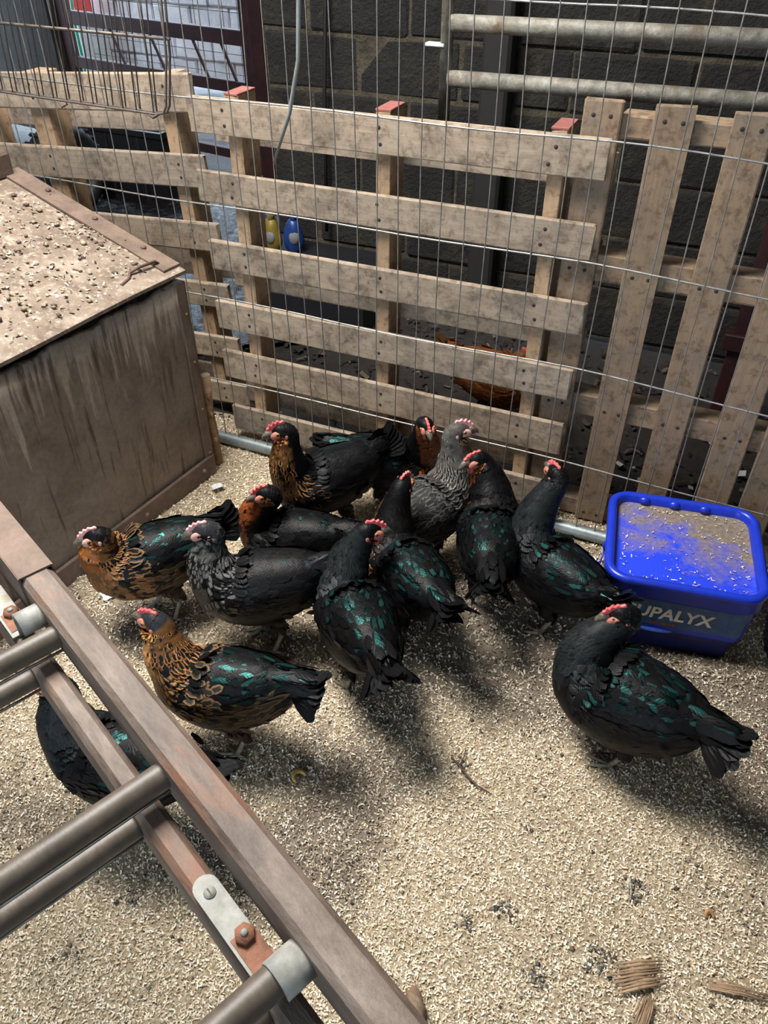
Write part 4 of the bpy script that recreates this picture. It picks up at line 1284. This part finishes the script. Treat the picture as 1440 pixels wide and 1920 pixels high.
def hen(label, pos, yaw, s, head, look, pattern, lookp=0.0, comb=1.0, tail=(50, 1.0), pale=False, sit=0.0, pitch=0.0, spread=1.0, legs=True, group='black and brown hens in the pen', bend=None, nk=1.0, fat=1.17):
    """head: head centre in the bird's own frame (x forward, y left, z up; unit scale); look: world yaw of the beak in degrees"""
    t = thing('hen', label, 'hen', (pos[0], pos[1], float(litter_z(pos[0], pos[1])) if pos[2] is None else pos[2]), R(yaw), group)
    dz = -sit
    pr = R(pitch)
    def pt(x, y, z):      # tip the body about its middle
        zz = z - .24
        return np.array([x * math.cos(pr) - zz * math.sin(pr), y, .24 + x * math.sin(pr) + zz * math.cos(pr) + dz])
    la = R(look - yaw)
    lk = np.array([math.cos(la) * math.cos(lookp), math.sin(la) * math.cos(lookp), math.sin(lookp)])
    sdh = np.array([-math.sin(la), math.cos(la), 0.0]); uph = np.cross(lk, sdh)
    H = np.array(head, float)
    body = [(-.215, .345, .010, .012), (-.185, .322, .040, .038), (-.13, .290, .070, .072), (-.05, .258, .089, .094), (.03, .243, .092, .100), (.095, .255, .079, .092)]
    ctr = [np.concatenate([pt(x, 0, z), [a * fat, b_ * fat]]) for x, z, a, b_ in body]
    nb = pt(.128, 0, .30)
    hb = H - lk * .012 - uph * .018
    v = hb - nb; dist = np.linalg.norm(v)
    n1 = nb + v * .36 + np.array([.012, 0, .006]); n2 = nb + v * .70 + np.array([.008, 0, .004])
    if bend is not None: n1 = n1 + np.array(bend); n2 = n2 + np.array(bend) * .7
    ctr.append(np.concatenate([nb, [.071 * nk, .078 * nk]]))
    ctr.append(np.concatenate([n1, [.060 * nk, .063 * nk]]))
    ctr.append(np.concatenate([n2, [.046 * nk, .048 * nk]]))
    ctr.append(np.concatenate([hb, [.0345, .037]]))
    ctr.append(np.concatenate([H + lk * .008 + uph * .0, [.0285, .030]]))
    ctr.append(np.concatenate([H + lk * .034 - uph * .003, [.014, .015]]))
    per = 6
    S = catmull(ctr, per); M = len(S); S[:, 3:] = np.maximum(S[:, 3:], .004)
    cs = np.arange(M) / per
    C = S[:, :3]
    T = np.gradient(C, axis=0); T /= np.linalg.norm(T, axis=1, keepdims=True)
    wgt = np.clip((cs - 6) / 3.5, 0, 1)[:, None]
    side = np.array([0, 1., 0]) * (1 - wgt) + sdh * wgt
    side = side - T * (side * T).sum(1, keepdims=True); side /= np.linalg.norm(side, axis=1, keepdims=True)
    up = np.cross(T, side)
    K = 22
    th = np.linspace(0, 2 * np.pi, K, endpoint=False)
    V = C[:, None] + side[:, None] * (np.cos(th)[None, :, None] * S[:, 3][:, None, None]) + up[:, None] * (np.sin(th)[None, :, None] * S[:, 4][:, None, None])
    # ---- skin body, one continuous mesh
    idx = np.arange(M * K).reshape(M, K)
    F = np.stack([idx[:-1], np.roll(idx, -1, 1)[:-1], np.roll(idx, -1, 1)[1:], idx[1:]], -1).reshape(-1, 4)
    cc = np.repeat(cs, K); dd = np.tile(np.sin(th), M)
    C1, C2 = colour(dict(pattern, green=0), cc, dd, cc * 0, M * K)
    C1[:, 3] = 0; C1[:, :3] = C1[:, :3] * .5 + C2[:, :3] * .3
    UV = np.zeros((M * K, 3))
    me = np_mesh('body', V.reshape(-1, 3) * s, F, C1, UV, C1, True)
    # close both ends
    link('body', me, PLUME, t)
    # ---- feathers over it
    fb = FB_()
    arc = np.concatenate([[0], np.cumsum(np.linalg.norm(np.diff(C, axis=0), axis=1))])
    def flen(c):   # feather length and half width by station
        return np.interp(c, [0, 2, 4, 5.5, 6.5, 8, 9, 10, 11], [.052, .050, .046, .040, .036, .028, .018, .010, .006]), np.interp(c, [0, 2, 4, 5.5, 6.5, 8, 9, 10, 11], [.011, .0125, .0125, .011, .0075, .0058, .0048, .0038, .0024])
    sarc = .01; rows = []
    while sarc < arc[-1] - .004:
        c = float(np.interp(sarc, arc, cs)); rows.append(c)
        L, W = flen(c); sarc += L * .30
    Pn, Nn, Bn, Cn, Dn_ = [], [], [], [], []
    for ri, c in enumerate(rows):
        i = min(int(c * per), M - 2); f = c * per - i
        cen = C[i] * (1 - f) + C[i + 1] * f; wv = S[i, 3] * (1 - f) + S[i + 1, 3] * f; hv = S[i, 4] * (1 - f) + S[i + 1, 4] * f
        sd = side[i]; u_ = up[i]; tt = T[i]
        L, W = flen(c)
        k = max(6, int(math.pi * (wv + hv) / (W * 1.25)))
        a = (np.arange(k) + (.5 if ri % 2 else 0) + rng.uniform(-.2, .2, k)) / k * 2 * np.pi
        ca, sa = np.cos(a)[:, None], np.sin(a)[:, None]
        p = cen + sd * ca * wv + u_ * sa * hv
        # slope of the surface along the bird
        wd_ = (S[i + 1, 3] - S[i, 3]); hd_ = (S[i + 1, 4] - S[i, 4])
        tang = (C[i + 1] - C[i])[None] + (side[i + 1] * S[i + 1, 3] - side[i] * S[i, 3])[None] * ca + (up[i + 1] * S[i + 1, 4] - up[i] * S[i, 4])[None] * sa
        around = -sd * sa * wv + u_ * ca * hv
        nrm = np.cross(tang, around); nrm /= np.maximum(np.linalg.norm(nrm, axis=1, keepdims=True), 1e-9)
        outw = sd * ca + u_ * sa
        nrm *= np.sign((nrm * outw).sum(1, keepdims=True))
        Pn.append(p); Nn.append(nrm); Bn.append(-tang / np.maximum(np.linalg.norm(tang, axis=1, keepdims=True), 1e-9)); Cn.append(np.full(k, c) + rng.uniform(-.15, .15, k)); Dn_.append(np.sin(a))
    Pn, Nn, Bn, Cn, Dn_ = [np.concatenate(x) for x in (Pn, Nn, Bn, Cn, Dn_)]
    # where the neck meets the back the feathers lie flat along the back
    kb = np.clip(1 - np.abs(Cn - 5.5) / 1.1, 0, 1) * np.clip(Dn_ * 2 + .3, 0, 1)
    kb = np.clip(kb * 2, 0, 1)[:, None]
    Bn = Bn * (1 - kb) + np.array([-1.0, 0, -.12]) * kb
    Nn = Nn * (1 - kb) + (Nn * .35 + np.array([0, 0, 1.0])) * kb
    n = len(Pn); L, W = flen(Cn)
    L = L * rng.uniform(.85, 1.15, n) * np.where((Cn > 5.2) & (Cn < 9.2), np.clip(dist / .15, .6, 1), 1); W = W * rng.uniform(.9, 1.1, n)
    C1, C2 = colour(pattern, Cn, Dn_, 0, n)
    fb.add(*feather_block(Pn * s, Nn, Bn, L * s, W * s, rng.uniform(.02, .11, n), C1, C2))
    o = link('plumage', fb.mesh('plumage'), PLUME, t); o['kind'] = 'stuff'
    # ---- wings: a folded shell with covert rows and long flight feathers
    for sg in (1, -1):
        fb = FB_()
        nu, nv = 18, 8
        us = np.linspace(0, 1, nu); vv = np.linspace(-1, 1, nv)
        Ug, Vg = np.meshgrid(us, vv, indexing='ij')
        hh = .062 * np.sin(np.pi * np.clip(.16 + .80 * Ug, 0, 1)) ** .75
        x = .088 - .255 * Ug; yb = (.086 - .034 * Ug ** 2) * fat; zc = .262 + .045 * Ug ** 1.5
        zz = zc + Vg * hh
        y = sg * (yb + .013 * (1 - Vg ** 2) * np.sin(np.pi * np.clip(Ug * .9 + .1, 0, 1)) - .024 * np.clip(Vg, 0, 1) ** 2 * (1 - .3 * Ug) - .006 * np.clip(-Vg, 0, 1) ** 2)
        Q = np.stack([x, y, zz], -1).reshape(-1, 3)
        Q = np.array([pt(*q) for q in Q]).reshape(nu, nv, 3)
        idx = np.arange(nu * nv).reshape(nu, nv)
        F = np.stack([idx[:-1, :-1], idx[:-1, 1:], idx[1:, 1:], idx[1:, :-1]], -1).reshape(-1, 4)
        c0 = np.tile(np.array([*BLK, 0.]), (nu * nv, 1))
        if pattern['kind'] == 'red': c0[:, :3] = (.2, .07, .02)
        fb.add(Q.reshape(-1, 3) * s, F, c0, c0, np.zeros((nu * nv, 3)))
        du = np.gradient(Q, axis=0); dv = np.gradient(Q, axis=1)
        NN = np.cross(du, dv); NN /= np.maximum(np.linalg.norm(NN, axis=2, keepdims=True), 1e-9)
        NN *= np.sign(NN[..., 1:2]) * sg
        for (row, cnt, Lf, Wf) in ((.02, 7, .034, .010), (.10, 8, .036, .010), (.18, 9, .038, .011), (.26, 10, .042, .011), (.34, 10, .046, .0115), (.42, 10, .052, .012), (.50, 9, .062, .012), (.58, 8, .078, .012), (.66, 7, .088, .0115), (.75, 5, .095, .011), (.84, 4, .085, .010)):
            iu = row * (nu - 1); i = min(int(iu), nu - 2); f = iu - i
            vs_ = np.linspace(-.92, .92, cnt) + rng.uniform(-.05, .05, cnt); jv = (vs_ + 1) / 2 * (nv - 1); j = np.clip(jv.astype(int), 0, nv - 2); g = (jv - j)[:, None]
            A = Q[i] * (1 - f) + Q[i + 1] * f; p = A[j] * (1 - g) + A[j + 1] * g
            nn = NN[i][j]; bb = du[min(i + 1, nu - 1)][j]
            stn = 5.2 - 4.0 * row
            C1, C2 = colour(pattern, np.full(cnt, stn), np.clip(vs_ * .5 + .12, 0, .6), 0, cnt)
            fb.add(*feather_block(p * s, nn, bb, np.full(cnt, Lf * s) * rng.uniform(.9, 1.1, cnt), np.full(cnt, Wf * s), rng.uniform(.04, .12, cnt), C1, C2, 2.0))
        link('wing', fb.mesh('wing'), PLUME, t)
    # ---- tail
    base = pt(-.195, 0, .328)
    ta, tl = R(tail[0]), tail[1]
    for i in range(13):
        q = (i - 6) / 6.0
        az = q * .62 * spread; el = ta + (1 - abs(q)) * .16 - abs(q) * .45 + pr
        d = np.array([-math.cos(el) * math.cos(az), math.sin(az) * math.cos(el) * 1.0, math.sin(el)])
        Lf = (.130 - .020 * abs(q)) * tl * rnd.uniform(.92, 1.06); Wf = .023
        sd = np.array([math.sin(az) * .5, 1.0 - abs(q) * .55, -q * .9]); sd -= d * sd.dot(d); sd /= np.linalg.norm(sd)
        nr = np.cross(d, sd)
        vs = []; uvs = []; fs = []; n = 7
        for k in range(n + 1):
            tt = k / n; wd = Wf * (.35 + .65 * min(1, tt * 2.2)) * (1 if tt < .8 else math.sqrt(max(.08, 1 - ((tt - .8) / .21) ** 2)))
            bend_ = -(.25 * tt * tt) * Lf
            for u in (-1, 0, 1):
                pp = base + np.array([0, q * .022, -abs(q) * .016]) + d * (tt * Lf) + sd * (u * wd) + nr * (.12 * wd * (1 - abs(u))) + np.array([0, 0, 1.]) * bend_ * .5
                vs.append(pp * s); uvs.append((u, tt, 0))
        for k in range(n):
            for j in range(2): fs.append((k * 3 + j, k * 3 + j + 1, (k + 1) * 3 + j + 1, (k + 1) * 3 + j))
        cnt = len(vs); c0 = np.tile(np.array([*(np.array(BLK) * rnd.uniform(.7, 1.5)), .0]), (cnt, 1))
        if pattern['kind'] == 'red': c0[:, :3] = (.12, .05, .02)
        link('tail_feather', np_mesh('tail_feather', vs, fs, c0, uvs, c0 * .8, True), PLUME, t)
    # tail coverts and rump fluff
    fb = FB_()
    n = 150
    a = rng.uniform(0, 2 * np.pi, n); r_ = rng.uniform(.012, .042, n)
    p = base + np.stack([rng.uniform(-.0, .05, n), np.cos(a) * r_, np.sin(a) * r_], -1)
    el = ta * .75 + pr
    bb = np.stack([-np.full(n, math.cos(el)), np.cos(a) * .35, np.full(n, math.sin(el)) + np.sin(a) * .3 - .1], -1)
    nn = np.stack([np.zeros(n), np.cos(a), np.sin(a) + .2], -1)
    C1, C2 = colour(pattern, np.full(n, .5), np.sin(a), 0, n)
    fb.add(*feather_block(p * s, nn, bb, rng.uniform(.05, .10, n) * s, np.full(n, .013 * s), rng.uniform(.0, .2, n), C1, C2, 2.0))
    # ventral fluff
    n = 150
    p = np.stack([rng.uniform(-.15, -.03, n), rng.normal(size=n) * .04, np.zeros(n)], -1)
    p[:, 2] = .175 + np.abs(p[:, 0] + .03) * .75 + rng.uniform(-.0, .03, n)
    p = np.array([pt(*q) for q in p])
    bb = np.stack([-rng.uniform(.4, 1, n), rng.normal(size=n) * .4, -rng.uniform(.1, .9, n)], -1)
    nn = np.stack([-np.full(n, .4), np.sign(p[:, 1]), -np.full(n, .4)], -1)
    C1, C2 = colour(pattern, np.full(n, 1.8), np.full(n, -.8), 0, n)
    fb.add(*feather_block(p * s, nn, bb, rng.uniform(.03, .05, n) * s, np.full(n, .012 * s), rng.uniform(.1, .4, n), C1, C2, 2.0))
    o = link('fluff', fb.mesh('fluff'), PLUME, t); o['kind'] = 'stuff'
    # ---- head furniture
    HM = Matrix(((lk[0], sdh[0], uph[0]), (lk[1], sdh[1], uph[1]), (lk[2], sdh[2], uph[2])))
    Hv = Vector(H) * s
    s0 = s; s = s * 1.2
    def hp(x, y, z): return Hv + HM @ Vector((x * s, y * s, z * s))
    m = MB()
    for sg in (1, -1): m.ellipsoid(hp(.019, sg * .0145, -.003), (.0175 * s, .0078 * s, .0135 * s), 14, 10, HM)
    f_ = m.build('face', FACEP if pale else FACE, t)
    for sg in (1, -1):
        e = link('eye', MB().ellipsoid(hp(.016, sg * .0212, .004), (.0058 * s, .0036 * s, .0058 * s), 12, 8, HM).mesh('eye'), IRIS, t)
        link('pupil', MB().ellipsoid(hp(.0163, sg * .0236, .004), (.0034 * s, .0022 * s, .0034 * s), 10, 6, HM).mesh('pupil'), PUPIL, e)
        link('wattle', MB().ellipsoid(hp(.022, sg * .008, -.026), (.008 * s, .004 * s, (.009 + .005 * comb) * s), 10, 8, HM).mesh('wattle'), COMB, t)
        link('ear_lobe', MB().ellipsoid(hp(-.006, sg * .0245, -.008), (.006 * s, .0035 * s, .008 * s), 10, 8, HM).mesh('ear_lobe'), FACEP if pale else FACE, t)
    q = comb
    prof = [(.044, .004), (.042, .014 + .006 * q), (.036, .015 + .007 * q), (.033, .019 + .015 * q), (.027, .018 + .009 * q), (.022, .021 + .020 * q), (.016, .021 + .011 * q), (.010, .023 + .019 * q), (.003, .023 + .010 * q), (-.006, .024 + .012 * q), (-.010, .022 + .003 * q), (-.002, .018), (.015, .016), (.03, .008)]
    m = MB().prism([(a * s, b_ * s) for a, b_ in prof], .0075 * s, HM)
    m.v = [tuple(Vector(p) + Hv) for p in m.v]
    cb = m.build('comb', COMBP if pale else COMB, t)
    md = cb.modifiers.new('round', 'BEVEL'); md.width = .0018 * s; md.segments = 2
    m = MB().tube([hp(.030, 0, .000), hp(.042, 0, .001), hp(.054, 0, -.006), hp(.060, 0, -.014)], [.0125 * s, .0100 * s, .006 * s, .0012 * s], 10)
    m.tube([hp(.030, 0, -.008), hp(.042, 0, -.010), hp(.053, 0, -.013)], [.008 * s, .006 * s, .0015 * s], 8)
    m.build('beak', BEAK, t)
    s = s0
    # ---- legs
    if legs:
        for k, sg in enumerate((1, -1)):
            fx = .02 if k else -.025
            hip = Vector(pt(-.01, sg * .045, .215)); hock = Vector((-.045 + fx * .6, sg * .045, .105 + dz * .45)); ank = Vector((.0 + fx, sg * .047, .016))
            m = MB().tube([hip * s, (hip * .5 + hock * .5 + Vector((.006, 0, 0))) * s, hock * s], [.045 * s, .032 * s, .012 * s], 12)
            cv = len(m.v)
            me = m.mesh('thigh')
            dark = (.03, .018, .012) if pattern['kind'] in ('brown', 'laced') else BLK
            for nm in ('col', 'edge'):
                at = me.color_attributes.new(nm, 'FLOAT_COLOR', 'POINT'); at.data.foreach_set('color', np.tile(np.array([*dark, 0.], np.float32), cv))
            th_ = link('thigh', me, PLUME, t)
            fb = FB_(); n = 60
            tt = rng.uniform(0, .95, n); a = rng.uniform(0, 2 * np.pi, n)
            ax = np.array(hip)[None] * (1 - tt[:, None]) + np.array(hock)[None] * tt[:, None]
            rr = np.interp(tt, [0, .5, 1], [.044, .031, .012])
            out = np.stack([np.cos(a), np.sin(a), np.zeros(n)], -1)
            dn = np.tile(np.array(hock - hip)[None], (n, 1))
            cd = np.tile(np.array([*dark, 0.]), (n, 1)) * rng.uniform(.6, 1.5, (n, 1)); cd[:, 3] = 0
            fb.add(*feather_block((ax + out * rr[:, None]) * s, out, dn, rng.uniform(.022, .034, n) * s, np.full(n, .009 * s), rng.uniform(.05, .25, n), cd, cd, 2.0))
            o = link('thigh_feathers', fb.mesh('thigh_feathers'), PLUME, th_); o['kind'] = 'stuff'
            m = MB().tube([hock * s, (hock * .5 + ank * .5) * s, ank * s], [.0085 * s, .0065 * s, .0078 * s], 10)
            for ta_, tl_ in ((0, .058), (.55, .048), (-.55, .048), (math.pi, .026)):
                dx, dy = math.cos(ta_), math.sin(ta_) * 1.0
                m.tube([ank * s, (ank + Vector((dx * tl_ * .45, dy * tl_ * .45, -.006))) * s, (ank + Vector((dx * tl_ * .85, dy * tl_ * .85, -.011))) * s, (ank + Vector((dx * tl_ * 1.12, dy * tl_ * 1.12, -.015))) * s], [.0068 * s, .0056 * s, .0048 * s, .0012 * s], 8)
            m.build('leg', LEGM, t)
    return t

Kb = dict(kind='brown'); Kl = dict(kind='laced'); Ks = dict(kind='speckled', green=0); Kp = dict(kind='plain'); Kt = dict(kind='throat', green=0); Kg = dict(kind='gold', green=0); Kr = dict(kind='barred', green=0)
hen('brown breasted hen facing left in front of the feed bin, pale face', (-.608, 1.507, None), 201, .84, (.135, .010, .395), 196, Kb, -.15, .45, (42, .9), True)
hen('laced brown and green hen facing left beside the ladder', (-.352, 1.092, None), 167, .83, (.182, -.035, .425), 158, Kl, .05, .5, (22, .85))
hen('black hen with pale speckled neck between the two brown hens', (-.311, 1.408, None), 181, .86, (.140, -.035, .435), 192, Ks, -.12, .45, (30, .9), True)
hen('small crouching black hen with dark orange throat below the tall hen', (-.254, 1.655, None), 165, .80, (.070, .03, .405), 198, Kt, -.12, .6, (25, .8), sit=.055)
hen('tall black hen with gold streaked neck at the back, facing left', (-.165, 1.862, None), 204, .84, (.150, .0, .49), 196, Kg, -.08, .75, (58, .9))
hen('black hen looking at the camera in front of the middle pallet', (.009, 1.967, None), -4, .77, (.150, -.115, .505), -74, dict(kind='throat', green=1), -.25, .35, (20, .9))
hen('grey barred hen standing upright, facing right', (.130, 1.718, None), 43, .83, (.122, .006, .515), 8, Kr, .0, .7, (25, .8), True, pitch=14)
hen('black hen seen from behind with orange face turned left, beside the barred hen', (.287, 1.575, None), 83, .85, (.165, .06, .445), 205, dict(kind='throat', green=1), -.1, .4, (8, .85), pitch=6)
hen('black hen facing away with an upright streaked neck in the middle of the flock', (.067, 1.447, None), 115, .83, (.185, -.06, .455), 60, dict(kind='gold', green=1), .0, .5, (32, .95))
hen('black green hen in the centre foreground turning its head right', (-.063, 1.283, None), 110, .86, (.150, -.085, .440), 12, Kp, -.12, .6, (18, .95))
hen('black hen standing left of the blue tub, facing away', (.439, 1.467, None), 126, .82, (.136, -.102, .505), 112, Kp, .05, .4, (38, .95), pitch=8)
hen('black green hen at the right foreground with its tail to the right', (.528, 1.066, None), 138, .85, (.090, -.078, .425), 178, Kp, -.2, .45, (20, .95), fat=1.36, sit=.012)
hen('black hen half hidden under the ladder at the lower left', (-.528, .905, None), 161, .85, (.164, -.034, .42), 168, dict(kind='plain'), -.1, .4, (15, .95))
hen('black hen mostly out of frame at the right edge below the tub', (1.10, 1.14, None), -20, .82, (.19, 0, .43), -20, Kp, 0, .5, (25, .95))
hen('reddish hen behind the boards of the middle pallet', tuple(Fp(.12, .50, -.015)), -24, .85, (.12, -.06, .405), -30, dict(kind='red'), 0, .8, (40, .9), group='hens outside the pen')

# dark twig on the shavings
t = thing('twig', 'thin dark twig on the shavings in the middle of the foreground', 'twig', (.19, 1.0, float(litter_z(.19, 1.0)) + .006), .4)
link('stem', MB().tube([(-.01, .06, .0), (-.004, .03, .006), (0, 0, .004), (.008, -.03, .006), (.03, -.06, .002)], [.0022, .0028, .0025, .002, .001], 7).mesh('stem'), DARKRUST, t)
link('side_shoot', MB().tube([(-.004, .03, .006), (.02, .05, .008), (.03, .065, .005)], [.002, .0015, .0008], 6).mesh('side_shoot'), DARKRUST, t)
